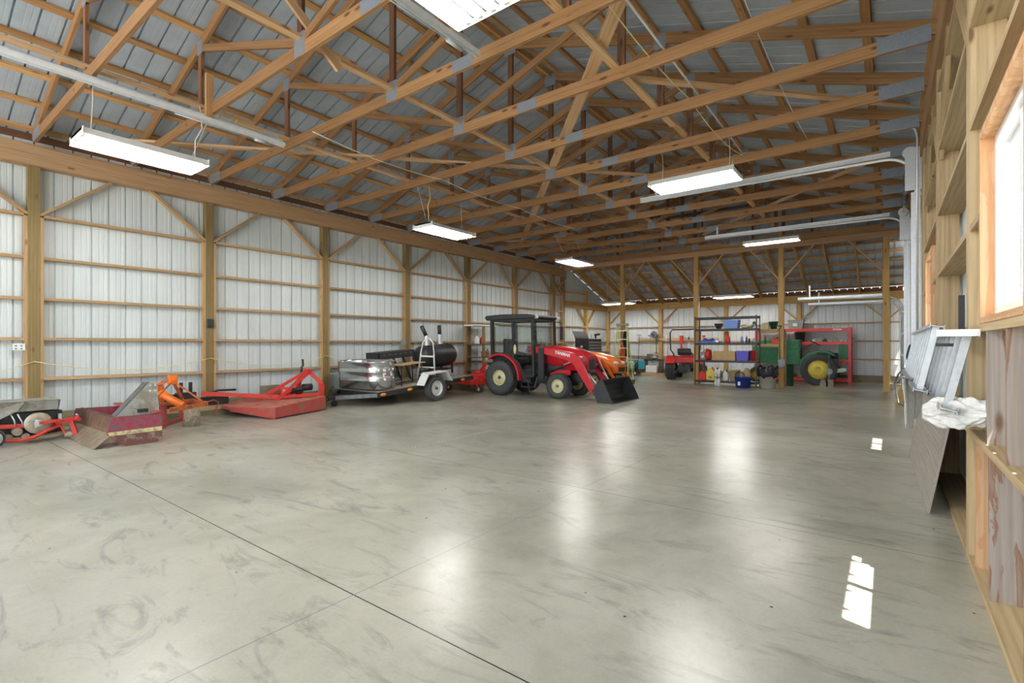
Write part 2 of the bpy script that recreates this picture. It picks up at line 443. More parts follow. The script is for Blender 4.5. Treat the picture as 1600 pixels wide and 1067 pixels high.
    def build(s, name, mat, parent=None, bevel=0.0, solid=0.0):
        o = bpy.data.objects.new(name, s.mesh(name, mat)); C.objects.link(o)
        if parent is not None: o.parent = parent
        if solid:
            mo = o.modifiers.new('thickness', 'SOLIDIFY'); mo.thickness = solid; mo.offset = 0
        if bevel:
            mo = o.modifiers.new('edge', 'BEVEL'); mo.width = bevel; mo.segments = 2; mo.limit_method = 'ANGLE'; mo.angle_limit = math.radians(40)
        return o
def tag(o, label=None, cat=None, group=None, kind=None):
    if label: o['label'] = label
    if cat: o['category'] = cat
    if group: o['group'] = group
    if kind: o['kind'] = kind
    return o
def thing(name, label, cat, loc=(0, 0, 0), rotz=0.0, group=None, rot=None, kind=None):
    o = bpy.data.objects.new(name, None); C.objects.link(o)
    o.empty_display_size = 0.1
    o.location = loc; o.rotation_euler = rot if rot else (0, 0, rotz)
    return tag(o, label, cat, group, kind)
def dup(root, loc=None, rotz=None, label=None, group=None, scale=None):
    def cp(o, parent):
        c = o.copy(); C.objects.link(c); c.parent = parent
        for ch in list(o.children): cp(ch, c)
        return c
    r = cp(root, None)
    if loc is not None: r.location = loc
    if rotz is not None: r.rotation_euler = (0, 0, rotz)
    if label: r['label'] = label
    if group: r['group'] = group
    if scale: r.scale = scale
    return r
# ================================================================ THE BUILDING
XL, XR = -10.28, 0.38            # inner faces of the left and right posts
XC = -4.95                       # ridge line
Y0, DY = 1.62, 1.2192            # first truss in view, truss spacing
YE, YB = 17.0, 20.74             # end of the main hall, back wall of the lean-to
YS = -4.5                        # open front end behind the camera
SL = 0.333
def ztc(x): return 6.30 - SL * abs(x - XC)      # top of the top chords

def ribbed(name, mat, o, u, v, L, H, nrm, parent=None, kind=None, cut=None, minor=.004):
    """ribbed steel sheet: ribs run along v, profile runs along u, ribs bulge along nrm"""
    o, u, v, nrm = Vector(o), Vector(u).normalized(), Vector(v).normalized(), Vector(nrm).normalized()
    per = 0.2286
    prof = [(0, 0)]
    k = 0
    while k * per < L:
        b = k * per
        for du, d in ((.066, 0), (.070, minor), (.078, minor), (.082, 0), (.128, 0), (.132, minor), (.140, minor), (.144, 0), (.186, 0), (.193, .026), (.207, .026), (.214, 0)):
            if b + du < L: prof.append((b + du, d))
        k += 1
    prof.append((L, 0))
    mb = MB()
    for a, b in zip(prof[:-1], prof[1:]):
        p = o + u * a[0] + nrm * a[1]; q = o + u * b[0] + nrm * b[1]
        mb.quad([p, q, q + v * H, p + v * H], [(0, 0)] * 4)
    ob = mb.build(name, mat, parent)
    if cut:
        bm = bmesh.new(); bm.from_mesh(ob.data)
        for co, no in cut:
            bmesh.ops.bisect_plane(bm, geom=bm.verts[:] + bm.edges[:] + bm.faces[:], plane_co=co, plane_no=no, clear_outer=True)
        bm.to_mesh(ob.data); bm.free()
    if kind: tag(ob, kind=kind)
    return ob
def struct(o): o['kind'] = 'structure'; return o

# ---- floor, ground outside
struct(MB().box(XL - .2, XR + .2, YS, YB + .2, -0.15, 0.0).build('floor', 'concrete'))
g = MB(); g.box(-40, XL - .2, -30, 50, -.2, -.05); g.box(XR + .2, 40, -30, 50, -.2, -.05)
g.box(XL - .2, XR + .2, -30, YS, -.2, -.05); g.box(XL - .2, XR + .2, YB + .2, 50, -.2, -.05)
struct(g.build('ground', 'ground_gravel'))

# ---- left wall: sheet, posts, nailers, girts, braces, eave beam
wl = ribbed('wall_left', 'wall_sheet', (XL - .14, YS, 0), (0, 1, 0), (0, 0, 1), YE - YS, 4.40, (-1, 0, 0), kind='structure')
ends = [YS] + [Y0 + 2 * DY * k for k in range(-2, 7)] + [YE]
postY = ends[1:-1]
pm = MB().box(XL - .14, XL, -.07, .07, 0, 3.98).mesh('post', M['post_wood'])
for y in postY + [YE]:
    o = MB().box(XL - .14, XL, y - .07, y + .07, 0, 3.985 if y < YE else 4.24).build('post', 'post_wood', wl)
    for sgn in (-1, 1):
        if y == YE and sgn > 0: continue
        c = y + sgn * .09
        MB().box(XL - .10, XL - .005, c - .02, c + .02, 0.25, 3.23).build('nailer', 'girt_wood', wl)
        MB().bar((XL - .05, y + sgn * .07, 3.26), (XL - .05, y + sgn * .95, 3.99), .09, .04).build('knee_brace', 'girt_wood', wl)
allp = [YS] + postY + [YE]
for a, b in zip(allp[:-1], allp[1:]):
    for z in (.77, 1.38, 1.99, 2.61, 3.25):
        MB().box(XL - .12, XL - .01 - random.random() * .01, a + .11, b - .11, z - .021, z + .021).build('girt', 'girt_wood', wl)
    MB().box(XL - .10, XL - .04, a + .07, b - .07, 0.0, .25).build('skirt_board', 'old_skirt', wl)
MB().box(XL - .12, XL + .06, YS, YE - .08, 3.985, 4.27).build('eave_beam', 'beam_wood', wl)
MB().box(XL - .125, XL + .03, YS, YE - .08, 4.275, 4.31).build('top_plate', 'beam_wood', wl)

# ---- right wall
wr_ = []
WX = XR + .19                                  # plane of the right sheet
W1 = (2.50, 3.54, 1.43, 2.36); W2 = (7.30, 8.36, 1.43, 2.36); D1 = (9.25, 13.65, 0, 3.62); D2 = (17.9, 20.6, 0, 2.5)
def wallsheet(name, y0, y1, z0, z1, parent=None):
    return ribbed(name, 'wall_sheet', (WX, y1, z0), (0, -1, 0), (0, 0, 1), y1 - y0, z1 - z0, (1, 0, 0), parent)
wr = wallsheet('wall_right', YS, W1[0], 0, 4.65); struct(wr)
for a in ((W1[0], W1[1], 0, W1[2]), (W1[0], W1[1], W1[3], 4.65), (W1[1], W2[0], 0, 4.65), (W2[0], W2[1], 0, W2[2]), (W2[0], W2[1], W2[3], 4.65),
          (W2[1], D1[0], 0, 4.65), (D1[0], D1[1], D1[3], 4.65), (D1[1], YE, 0, 4.65), (YE, D2[0], 0, 4.3), (D2[0], D2[1], D2[3], 3.9), (D2[1], YB, 0, 3.6)):
    wallsheet('wall_panel', *a, parent=wr)
rp = [Y0 - 4 * DY, Y0 - 2 * DY, Y0, Y0 + 2 * DY, Y0 + 4 * DY, Y0 + 6 * DY, 13.81, 16.25]
for y in rp:
    for k in range(3):
        MB().box(XR + (0 if k != 1 else .0), XR + .165, y - .06 + k * .04, y - .022 + k * .04, 0, 4.30).build('post_ply', 'pale_wood', wr)
for a, b in zip([YS] + rp[:-1], rp):
    if b == 13.81: continue
    for z in (.77, 1.38, 1.98, 2.58, 3.19, 3.80):
        segs = [(a, b)]
        for W in (W1, W2):
            if W[0] > a - .3 and W[1] < b + .3 and W[2] < z < W[3]: segs = [(a, W[0] - .04), (W[1] + .04, b)]
        for p, q in segs:
            if q - p > .1: MB().box(XR + .005, WX - .005, p + .06, q - .06, z - .02, z + .02).build('girt', 'pale_wood', wr)
    MB().box(XR + .0, WX - .005, a + .06, b - .06, 0.0, .042).build('base_plate', 'pale_wood', wr)
MB().box(XR + .005, WX - .005, D1[1] + .05, 16.2, 3.78, 3.82).build('girt', 'pale_wood', wr)
MB().box(XR - .02, XR + .16, YS, YE - .08, 4.0, 4.28).build('eave_beam', 'beam_wood', wr)
MB().box(XR + .0, XR + .165, D1[0] - .06, D1[0] - .02, 0, 4.0).build('door_jamb', 'girt_wood', wr)
MB().box(XR + .0, XR + .165, D1[1] + .02, D1[1] + .06, 0, 4.0).build('door_jamb', 'girt_wood', wr)
MB().box(XR + .0, XR + .165, D1[0], D1[1], 3.64, 3.86).build('door_header', 'beam_wood', wr)
for y, s_ in ((Y0 + 2 * DY, 1), (Y0 + 4 * DY, -1), (Y0 + 4 * DY, 1), (Y0 + 6 * DY, -1)):
    MB().bar((XR + .03, y + s_ * .06, 3.15), (XR + .03, y + s_ * .95, 4.0), .04, .14).build('knee_brace', 'pale_wood', wr)
# stub boards under the near window, standing on edge between the girts
for y, z0, z1 in ((3.43, .79, 1.36), (2.90, .79, 1.36), (3.36, .042, .75), (2.42, .79, 1.36), (2.55, .042, .75)):
    MB().box(XR + .012, WX - .01, y - .019, y + .019, z0, z1, 2).build('cripple_stud', 'stained_wood', wr)
MB().box(XR + .012, XR + .15, W1[1] + .25, W1[1] + .29, .042, .75).build('cripple_stud', 'jamb_wood', wr)

def window(i, W):
    y0, y1, z0, z1 = W
    m = MB()
    for a in ((y0 - .04, y0), (y1, y1 + .04)): m.box(XR, XR + .165, a[0], a[1], z0 - .02, z1 + .04, 2)
    m.box(XR, XR + .165, y0, y1, z1, z1 + .04); m.box(XR, XR + .165, y0, y1, z0 - .03, z0)
    w_ = struct(m.build('window_%d' % i, 'jamb_wood'))
    f = MB(); x0, x1 = XR + .055, XR + .15; t = .05
    f.box(x0, x1, y0 + .002, y0 + t, z0, z1); f.box(x0, x1, y1 - t, y1 - .002, z0, z1)
    f.box(x0, x1, y0 + t, y1 - t, z0, z0 + t); f.box(x0, x1, y0 + t, y1 - t, z1 - t, z1)
    fr = f.build('window_frame', 'white_vinyl', w_)
    ym = (y0 + y1) / 2
    for a, b, xo in ((y0 + t, ym + .02, .03), (ym - .02, y1 - t, .06)):
        g = MB(); xx0, xx1 = x0 + xo - .012, x0 + xo + .012; q = .035
        g.box(xx0, xx1, a, a + q, z0 + t, z1 - t); g.box(xx0, xx1, b - q, b, z0 + t, z1 - t)
        g.box(xx0, xx1, a + q, b - q, z0 + t, z0 + t + q); g.box(xx0, xx1, a + q, b - q, z1 - t - q, z1 - t)
        sa = g.build('window_sash', 'white_vinyl', w_)
        MB().box(x0 + xo - .002, x0 + xo + .002, a + q, b - q, z0 + t + q, z1 - t - q).build('window_pane', 'glass', sa)
window(1, W1); window(2, W2)

def garage_door(i, D, lbl):
    y0, y1, z0, z1 = D; n = 7 if z1 > 3 else 4
    d = struct(thing('door_%d' % i, None, None)); 
    h = (z1 - .02) / n
    for k in range(n):
        m = MB(); m.box(XR + .10, XR + .15, y0 + .02, y1 - .02, .01 + k * h, .01 + (k + 1) * h - .006)
        for q in range(int((y1 - y0) / .6)):
            yy = y0 + .3 + q * .6
            m.box(XR + .085, XR + .10, yy, yy + .05, .01 + k * h, .01 + (k + 1) * h - .006)
        m.build('door_panel', 'white_paint', d)
garage_door(1, D1, ''); garage_door(2, D2, '')

# ---- hall end: header beam, gable sheet
gable = ribbed('wall_gable', 'roof_sheet', (XL - .2, YE + .07, 4.45), (1, 0, 0), (0, 0, 1), XR - XL + .4, 2.2, (0, 1, 0), kind='structure',
               cut=[((XC, 0, 6.36), (SL, 0, 1)), ((XC, 0, 6.36), (-SL, 0, 1))])
MB().box(XL - .1, XR + .1, YE - .07, YE + .05, 4.23, 4.52).build('header_beam', 'beam_wood', gable)
MB().box(XL - .1, XR + .1, YE - .16, YE - .08, 4.40, 4.50).build('ledger_board', 'beam_wood', gable)
for x in (-8.0, -6.4, -4.95, -3.4, -1.8):
    MB().box(x - .02, x + .02, YE - .04, YE + .05, 4.52, ztc(x) - .02).build('gable_stud', 'web_wood', gable)
for z in (5.1, 5.7):
    hw = (6.28 - z) / SL - .1
    MB().box(XC - hw, XC + hw, YE + .0, YE + .055, z - .04, z + .04).build('gable_girt', 'web_wood', gable)

# ---- lean-to walls
wb = ribbed('wall_back', 'lean_sheet', (XL - .16, YB + .15, 0), (1, 0, 0), (0, 0, 1), XR - XL + .36, 3.06, (0, 1, 0), kind='structure')
GX = [-10.24, -7.78, -5.13, -2.6, -0.05]
for x in GX:
    MB().box(x - .07, x + .07, YB, YB + .14, 0, 2.82).build('post', 'rafter_wood', wb)
    for s_ in (-1, 1):
        if (x == GX[0] and s_ < 0): continue
        MB().bar((x + s_ * .07, YB + .03, 2.2), (x + s_ * .72, YB + .03, 2.83), .09, .04).build('knee_brace', 'rafter_wood', wb)
for a, b in zip(GX, GX[1:] + [XR]):
    for z in (.80, 1.42, 2.05):
        MB().box(a + .07, b - .07, YB + .02, YB + .13, z - .02, z + .02).build('girt', 'girt_wood', wb)
    MB().box(a + .07, b - .07, YB + .05, YB + .13, 0, .25).build('skirt_board', 'old_skirt', wb)
MB().box(XL - .05, XR + .1, YB - .03, YB + .10, 2.82, 3.08).build('eave_beam', 'rafter_wood', wb)
ls = ribbed('wall_left_rear', 'lean_sheet', (XL - .14, YE, 0), (0, 1, 0), (0, 0, 1), YB + .15 - YE, 4.7, (-1, 0, 0), kind='structure',
            cut=[((0, YE, 4.60), (0, 1.30 / 3.74, 1))])
for y in (YE + 1.9, ):
    MB().box(XL - .14, XL, y - .07, y + .07, 0, 3.6).build('post', 'rafter_wood', ls)
    for s_ in (-1, 1):
        MB().bar((XL - .05, y + s_ * .07, 2.15), (XL - .05, y + s_ * .75, 2.83), .09, .04).build('knee_brace', 'rafter_wood', ls)
for a, b in ((YE + .07, YE + 1.83), (YE + 1.97, YB)):
    for z in (.80, 1.42, 2.05):
        MB().box(XL - .12, XL - .01, a, b, z - .02, z + .02).build('girt', 'girt_wood', ls)
    MB().box(XL - .12, XL - .01, a, b, 3.4, 3.44).build('girt', 'girt_wood', ls) if a < YE + 1 else None
    MB().box(XL - .10, XL - .04, a, b, 0, .25).build('skirt_board', 'old_skirt', ls)
MB().box(XL - .10, XL + .05, YE + .07, YB, 2.82, 3.06).build('side_beam', 'rafter_wood', ls)
for z in (.80, 1.42, 2.05, 2.65):
    MB().box(XR + .02, XR + .15, YE - .2, D2[0] - .05, z - .02, z + .02).build('girt', 'girt_wood', wr)
for z in (.80, 1.42, 2.05, 2.65, 3.2, 3.8):
    MB().box(XR + .02, XR + .15, 13.9, 16.15, z - .02, z + .02).build('girt', 'girt_wood', wr)

# ---- roof
def roof():
    z0 = .045
    xe = XL - .45
    n = Vector((-SL, 0, 1)).normalized()
    Ls = math.hypot(XC - xe, (XC - xe) * SL)
    c = ribbed('ceiling', 'roof_sheet', (XC, YS - .3, 6.30 + z0), (0, 1, 0), (-1, 0, -SL), YE + .1 - YS + .3, Ls, n, kind='structure', minor=.0008)
    xr = 1.06
    Lr = math.hypot(xr - XC, (xr - XC) * SL)
    ribbed('roof_slope', 'roof_sheet', (XC, YE + .1, 6.30 + z0), (0, -1, 0), (1, 0, -SL), YE + .1 - YS + .3, Lr, Vector((SL, 0, 1)), parent=c, minor=.0008)
    MB().box(XC - .12, XC + .12, YS - .3, YE + .1, 6.352, 6.362).build('ridge_cap', 'roof_sheet', c)
    st = .61 / math.hypot(1, SL)
    for sgn in (-1, 1):
        k = 0
        while True:
            x = XC + sgn * (.13 + k * st)
            if x < XL - .05 or x > XR + .2: break
            zc = ztc(x) + .021
            up = Vector((sgn * SL, 0, 1))
            MB().bar((x, YS, zc), (x, YE + .05, zc), .09, .038, up).build('purlin', 'purlin_wood', c)
            k += 1
    MB().box(XC - .02, XC + .02, YS, YE, 6.20, 6.30).build('ridge_board', 'purlin_wood', c)
    # flat bracing boards that run over the bottom chords
    zb = 4.33 + .14 + .02
    for x in (-7.45, XC, -2.5):
        y = Y0 - 2.0
        while y < YE - .4:
            y2 = min(y + 3.66, YE - .1)
            MB().box(x - .045 , x + .045, y, y2 + .25, zb - .019 + (.0 if int(y) % 2 else .04), zb + .019 + (.0 if int(y) % 2 else .04)).build('lateral_brace', 'new_wood', c)
            y = y2
    for p, q in (((-1.95, 4.28), (-10.0, 13.6)), ((-10.0, 2.3), (-6.0, 6.7)), ((-6.2, 6.5), (-2.7, 10.3)), ((-2.7, 5.55), (.2, 8.65)), ((-2.0, 4.28), (-1.0, 3.1)), ((-9.9, 12.0), (-6.4, 15.6)), ((.2, 10.4), (-4.4, 15.2))):
        MB().bar((*p, zb + .07), (*q, zb + .07), .14 if p[0] == -1.95 else .09, .038).build('diagonal_brace', 'new_wood', c)
    MB().bar((XC + .07, 1.7, 5.6), (XC + .07, 3.25, 4.36), .038, .09).build('sway_brace', 'new_wood', c)
    # eave closure with small gaps at the ribs (daylight shows through)
    m = MB(); m.box(XL - .20, XL - .16, YS, YE, 4.36, 4.525)
    y = YS
    while y < YE: m.box(XL - .20, XL - .16, y, y + .205, 4.525, 4.562); y += .2286
    m.build('eave_closure', 'web_wood', c)
    # lean-to roof
    zl = 4.50; sl = 1.30 / 3.74
    L2 = math.hypot(YB + .45 - YE, (YB + .45 - YE) * sl)
    c2 = ribbed('ceiling_rear', 'roof_sheet', (XL - .3, YE + .05, zl + .09), (1, 0, 0), (0, 1, -sl), XR - XL + .9, L2, Vector((0, sl, 1)), kind='structure', minor=.0008)
    x = XL + .35
    while x < XR:
        MB().bar((x, YE + .05, zl - .09), (x, YB + .1, zl - .09 - sl * (YB + .05 - YE)), .038, .235).build('rafter', 'rafter_wood', c2)
        x += .61 * 1.25
    m = MB(); x = XL
    m.box(XL, XR, YB + .10, YB + .13, 3.0, 3.20)
    while x < XR: m.box(x, x + .205, YB + .10, YB + .13, 3.20, 3.245); x += .2286
    m.build('eave_closure', 'web_wood', c2)
    for k in range(7):
        y = YE + .25 + k * .57; z = zl + .05 - sl * (y - YE)
        MB().bar((XL - .1, y, z), (XR + .1, y, z), .09, .038, (0, sl, 1)).build('purlin', 'purlin_wood', c2)
roof()

# ---- free standing posts under the header beam
names = [(-7.78, 'freestanding timber post behind the yellow ladder', 'post beside ladder'), (-5.13, 'freestanding timber post at the left end of the black shelving', ''), (-2.6, 'freestanding timber post with a shovel hung on it beside the bag-lined bin', ''), (-0.05, 'last freestanding timber post on the right beside the lean-to door track', '')]
for x, lab, _ in names:
    t = thing('timber_post', lab, 'post', (x, YE, 0), group='posts under the header beam')
    MB().box(-.07, .07, -.07, .07, 0, 4.23).build('shaft', 'rafter_wood', t)
    for s_ in (-1, 1):
        if x == -.05 and s_ > 0: continue
        MB().bar((s_ * .07, 0, 3.3), (s_ * .85, 0, 4.23), .09, .04).build('knee_brace', 'girt_wood', t)
        MB().box(s_ * .07 if s_ > 0 else -.09, .09 if s_ > 0 else -.07, -.045, .045, 2.6, 3.3).build('brace_block', 'girt_wood', t)

# ---- roof trusses
def make_truss():
    zt = lambda x: 6.30 - 4.33 - SL * abs(x)
    t = thing('roof_truss', '', 'roof truss', (XC, Y0, 4.33), group='timber roof trusses across the hall')
    hw = 5.27; th = .019
    MB().box(-hw, 0, -th, th, 0, .14).build('bottom_chord', 'truss_wood', t)
    MB().box(0, hw, -th, th, 0, .14).build('bottom_chord', 'truss_wood', t)
    for s_ in (-1, 1):
        MB().bar((s_ * (hw + .1), 0, zt(hw + .1) - .072), (0, 0, zt(0) - .072), .038, .138, (0, 0, 1)).build('top_chord', 'truss_wood', t)
        MB().box(s_ * 2.52 - .045, s_ * 2.52 + .045, -th, th, .14, zt(2.52) - .14, 2).build('web_post', 'web_wood', t)
        MB().bar((s_ * .06, 0, .17), (s_ * 2.46, 0, zt(2.46) - .17), .038, .089).build('web_diagonal', 'truss_wood', t)
        m = MB()
        for f in (-1, 1): m.box(s_ * (hw - .42) if s_ > 0 else -hw - .02, hw + .02 if s_ > 0 else -hw + .42, f * .020 - .0012, f * .020 + .0012, .0, .17)
        m.build('gusset_plate', 'gusset', t)
        m = MB()
        for f in (-1, 1): m.box(s_ * 2.52 - .08, s_ * 2.52 + .08, f * .020 - .0012, f * .020 + .0012, zt(2.52) - .22, zt(2.52) - .03)
        m.build('gusset_plate', 'gusset', t)
    MB().box(-.045, .045, -th, th, .14, zt(0) - .14, 2).build('web_post', 'web_wood', t)
    for x0, x1, z0, z1 in ((-.10, .10, .01, .25), (1.05, 1.35, .005, .135), (-.12, .12, zt(0) - .25, zt(0) - .04)):
        m = MB()
        for f in (-1, 1): m.box(x0, x1, f * .020 - .0012, f * .020 + .0012, z0, z1)
        m.build('gusset_plate', 'gusset', t)
    return t
ordn = ['nearest to the camera', 'second', 'third', 'fourth', 'fifth', 'sixth', 'seventh', 'eighth', 'ninth', 'tenth', 'eleventh', 'twelfth']
t0 = make_truss()
t0['label'] = 'timber roof truss nearest to the camera, only its left end in view'
for k in range(1, 13):
    lab = 'timber roof truss, %s from the camera, spanning the hall' % ordn[k] if k < 12 else 'farthest timber roof truss, next to the gable end wall'
    dup(t0, (XC, Y0 + k * DY, 4.33), label=lab)
# ================================================================ LAMPS, RAILS, CABLES
def make_fixture(length, nt_, watts):
    """hooded fluorescent fixture, length along x, tubes facing down"""
    w_ = .10 * nt_ / 2 + .08
    t = thing('shop_light', '', 'lamp', (0, 0, 0))
    L = length / 2
    h = MB()
    h.box(-L, L, -w_ + .05, w_ - .05, .07, .10)
    for s_ in (-1, 1):
        h._box((-L, s_ * (w_ - .05), .098), (length, 0, 0), (0, s_ * .06, -.085), (0, s_ * .004, .003))
    for s_ in (-1, 1):
        h.box(s_ * L if s_ < 0 else L - .004, -L + .004 if s_ < 0 else L, -w_ + .0, w_ - .0, .012, .10)
    h.build('housing', 'fixture_white', t)
    for k in range(nt_):
        y = (k - (nt_ - 1) / 2) * (2 * w_ - .10) / nt_
        MB().cyl((-L + .04, y, .035), (L - .04, y, .035), .0165, n=10).build('lamp_tube', 'tube', t)
        m = MB()
        for s_ in (-1, 1): m.box(s_ * (L - .025) - .012, s_ * (L - .025) + .012, y - .02, y + .02, .015, .07)
        m.build('lamp_holder', 'fixture_white', t)
    for k in range(nt_ - 1):
        y = (k + 1 - nt_ / 2) * (2 * w_ - .10) / nt_
        MB().box(-L + .03, L - .03, y - .006, y + .006, .028, .070).build('dark_gap_strip', 'steel_dark', t)  # dark strips added so the gaps between the glowing tubes read dark
    return t
def hang(t, tops):
    """wires from the housing up to what the lamp hangs from (tops in world metres)"""
    mi = Matrix.Rotation(-t.rotation_euler.z, 4, 'Z') @ Matrix.Translation(-Vector(t.location))
    for s_, w_ in zip((-1, 1), tops):
        p = mi @ Vector(w_); q = Vector((s_ * .5, 0, .10))
        m = MB(); m.tube([q, q.lerp(p, .5) + Vector((.01, .01, 0)), p], .004, 5); m.build('hanger', 'cord_white', t)
HP = PI / 2
T_ = lambda k: Y0 + DY * k
fx = [((-2.21, 2.03, 3.56), HP, 4, 1.0, 'bright four-tube shop light at the top centre, nearest to the camera', [(-2.21, T_(0), 4.34), (-2.21, T_(1), 4.34)]),
      ((-7.2, 2.10, 3.56), HP, 4, 1.0, 'long shop light on the left, hung low near the eave beam', [(-7.2, T_(0), 4.34), (-7.2, T_(1), 4.34)]),
      ((-7.2, 7.25, 3.55), HP, 4, 1.0, 'shop light above the trailer, second in the left row', [(-7.2, T_(4), 4.34), (-7.2, T_(5), 4.34)]),
      ((-7.2, 12.5, 3.62), HP, 4, 1.0, 'small distant shop light in the left row, above the tractor cab', [(-7.2, T_(8), 4.34), (-7.2, T_(9), 4.34)]),
      ((-2.36, T_(5), 3.74), 0, 4, 1.0, 'shop light across the hall, large one right of centre', [(-2.86, T_(5), 4.34), (-1.86, T_(5), 4.34)]),
      ((-2.34, T_(10), 3.83), 0, 2, .8, 'shop light in front of the header beam, near its middle', [(-2.84, T_(10), 4.34), (-1.84, T_(10), 4.34)]),
      ((-8.6, 18.39, 2.90), 0, 4, .5, 'lean-to shop light above the ladder and orange tractor', [(-9.1, 18.39, 4.06), (-8.1, 18.39, 4.06)]),  # both lean-to lamps carry extra tubes, added to brighten the rear area
      ((-4.3, 18.39, 2.92), 0, 4, .5, 'lean-to shop light above the black shelving', [(-4.8, 18.39, 4.06), (-3.8, 18.39, 4.06)])]
for loc, rz, n_, pw, lab, tops in fx:
    t = make_fixture(1.25, n_, pw)
    t.location = loc; t.rotation_euler = (0, 0, rz); t['label'] = lab
    t['group'] = 'fluorescent shop lights'
    hang(t, tops)

def angle_rail(mb, p, q, d=.05, up=(0, 0, 1)):
    mb.bar(p, q, .004, d, up); mb.bar(p, q, d * .8, .004, up, off=(d * .4, d * .5))
# overhead rails of the front door (run along the hall, end over the floor)
for x, lab in ((-7.07, 'galvanised overhead door rail running along the left side under the trusses'), (-3.30, 'galvanised overhead door rail with slotted end plate beside the nearest lamp')):
    t = thing('overhead_rail', lab, 'door rail', (x, YS, 4.2), group='front door rails')
    m = MB(); L = 3.8 - YS
    m.box(-.02, .02, 0, L, .05, .054); m.box(-.022, -.018, 0, L, -.01, .054); m.box(.018, .022, 0, L, .0, .054)
    m.box(-.06, -.055, 0, L, .03, .11); m.box(-.09, -.055, 0, L, .107, .111)
    m.build('rail', 'bright_zinc', t)
    e = MB(); e.prism([(0, 0), (.30, 0), (.30, .05), (.24, .14), (.06, .14), (0, .1)], (-.062, L - .32, .03), (0, 1, 0), (0, 0, 1), (.004, 0, 0)); e.build('end_plate', 'galvanised', t)
    e = MB(); e.cyl((-.03, L - 1.4, -.02), (-.03, L - .25, -.02), .006); e.cyl((-.03, L - .42, -.02), (-.03, L - .22, -.02), .022); e.build('bumper_spring', 'galvanised', t)
    for yy in (L - 1.05, ):
        MB().box(-.05, -.01, yy, yy + .09, .06, .16 + 3.0 * .16).build('rail_hanger', 'purlin_wood', t)
# garage door hardware on the right wall
def track_set(D, zt_, xin, lab, i):
    for y, w_ in ((D[0] + .06, 'near'), (D[1] - .06, 'far')):
        t = thing('door_track', lab % w_, 'door track', (XR - .06, y, 0), group='overhead door tracks on the right wall')
        r = .38
        pts = [(0, 0, .02), (0, 0, zt_ - r)] + [(-r + r * math.cos(a), 0, zt_ - r + r * math.sin(a)) for a in [k * HP / 8 for k in range(1, 9)]] + [(-xin, 0, zt_ + .03)]
        m = MB(); m.tube(pts, .022, 8); m.build('track', 'bright_zinc', t)
        m = MB(); m.box(.02, .045, -.03, .03, .0, zt_ - .2, 2); m.box(.0, .045, .03, .034, .0, zt_ - .2, 2); m.build('track_angle', 'galvanised', t)
        m = MB(); m.box(-xin, -.3, -.025, -.021, zt_ + .03, zt_ + .10); m.box(-xin, -.3, -.05, -.021, zt_ + .096, zt_ + .10); m.build('rail_angle', 'galvanised', t)
        if zt_ > 3:
            m = MB(); m.box(-.13, .07, -.040, -.034, zt_ - .52, zt_ + .10); m.box(.066, .07, -.034, .03, zt_ - .52, zt_ + .10); m.build('mounting_plate', 'galvanised', t)
            m = MB(); m.box(-.06, .05, -.02, .02, zt_ - 3.2, zt_ - .55, 2); m.build('strut', 'galvanised', t)
        for z in [k * .62 + .35 for k in range(int(zt_ / .62))]:
            MB().box(-.03, .055, -.045, -.035, z, z + .05).build('bracket', 'galvanised', t)
        MB().box(-xin + .3, -xin + .34, -.03, .01, zt_ + .05, zt_ + (.3 if zt_ > 3 else .45)).build('hanger_strap', 'galvanised', t)
track_set(D1, 4.06, 4.2, 'tall galvanised door track on the right wall, %s side of the big door', 1)
track_set(D2, 2.68, 2.6, 'white curved door track in the lean-to, %s side of the low door', 2)
t = thing('torsion_shaft', 'steel torsion shaft with springs above the big right-hand door', 'door hardware', (XR - .13, D1[0], 4.12))
m = MB(); m.cyl((0, .05, 0), (0, D1[1] - D1[0] - .05, 0), .014); m.build('shaft', 'galvanised', t)
m = MB(); m.cyl((0, 1.0, 0), (0, 1.9, 0), .045); m.build('spring', 'steel_dark', t)
m = MB(); m.cyl((0, 2.5, 0), (0, 3.4, 0), .045); m.build('spring', 'steel_dark', t)
m = MB(); m.cyl((0, .12, 0), (0, .16, 0), .09); m.cyl((0, 4.2, 0), (0, 4.24, 0), .09); m.build('cable_drum', 'galvanised', t)

# conduit and cables
def cable(name, lab, pts, r, mat, cat='cable', grp=None, n=6):
    m = MB(); m.tube(pts, r, n); return tag(m.build(name, mat), lab, cat, grp)
def sag(p, q, s_, n=10):
    p, q = Vector(p), Vector(q)
    return [tuple(p.lerp(q, k / n) - Vector((0, 0, s_ * 4 * (k / n) * (1 - k / n)))) for k in range(n + 1)]
cable('conduit', 'straight white conduit running along the hall over the bottom chords', [(-1.95, 1.5, 4.52), (-1.95, 8.92, 4.50)], .013, 'white_paint', 'pipe')
cable('conduit', 'grey conduit crossing to the right wall and bending down it', [(-1.95, 8.97, 4.50), (-1.6, 8.97, 4.46), (-1.2, 8.97, 4.40), (.16, 8.97, 4.40), (.24, 8.97, 4.38), (.30, 8.97, 4.31), (.32, 8.97, 4.2), (.32, 8.97, 1.5)], .013, 'galvanised', 'pipe')
cable('electric_cable', 'yellow cable draped loosely from truss to truss beside the white conduit', sag((-2.1, 4.1, 4.5), (-2.05, 6.5, 4.47), .06) + sag((-2.05, 6.5, 4.47), (-1.9, 8.9, 4.42), .12)[1:], .006, 'cord_yellow')
cable('electric_cable', 'thin pale cable hanging from the right roof slope', sag((-1.15, 5.28, 4.75), (-1.0, 8.93, 4.47), .08), .005, 'cord_white')
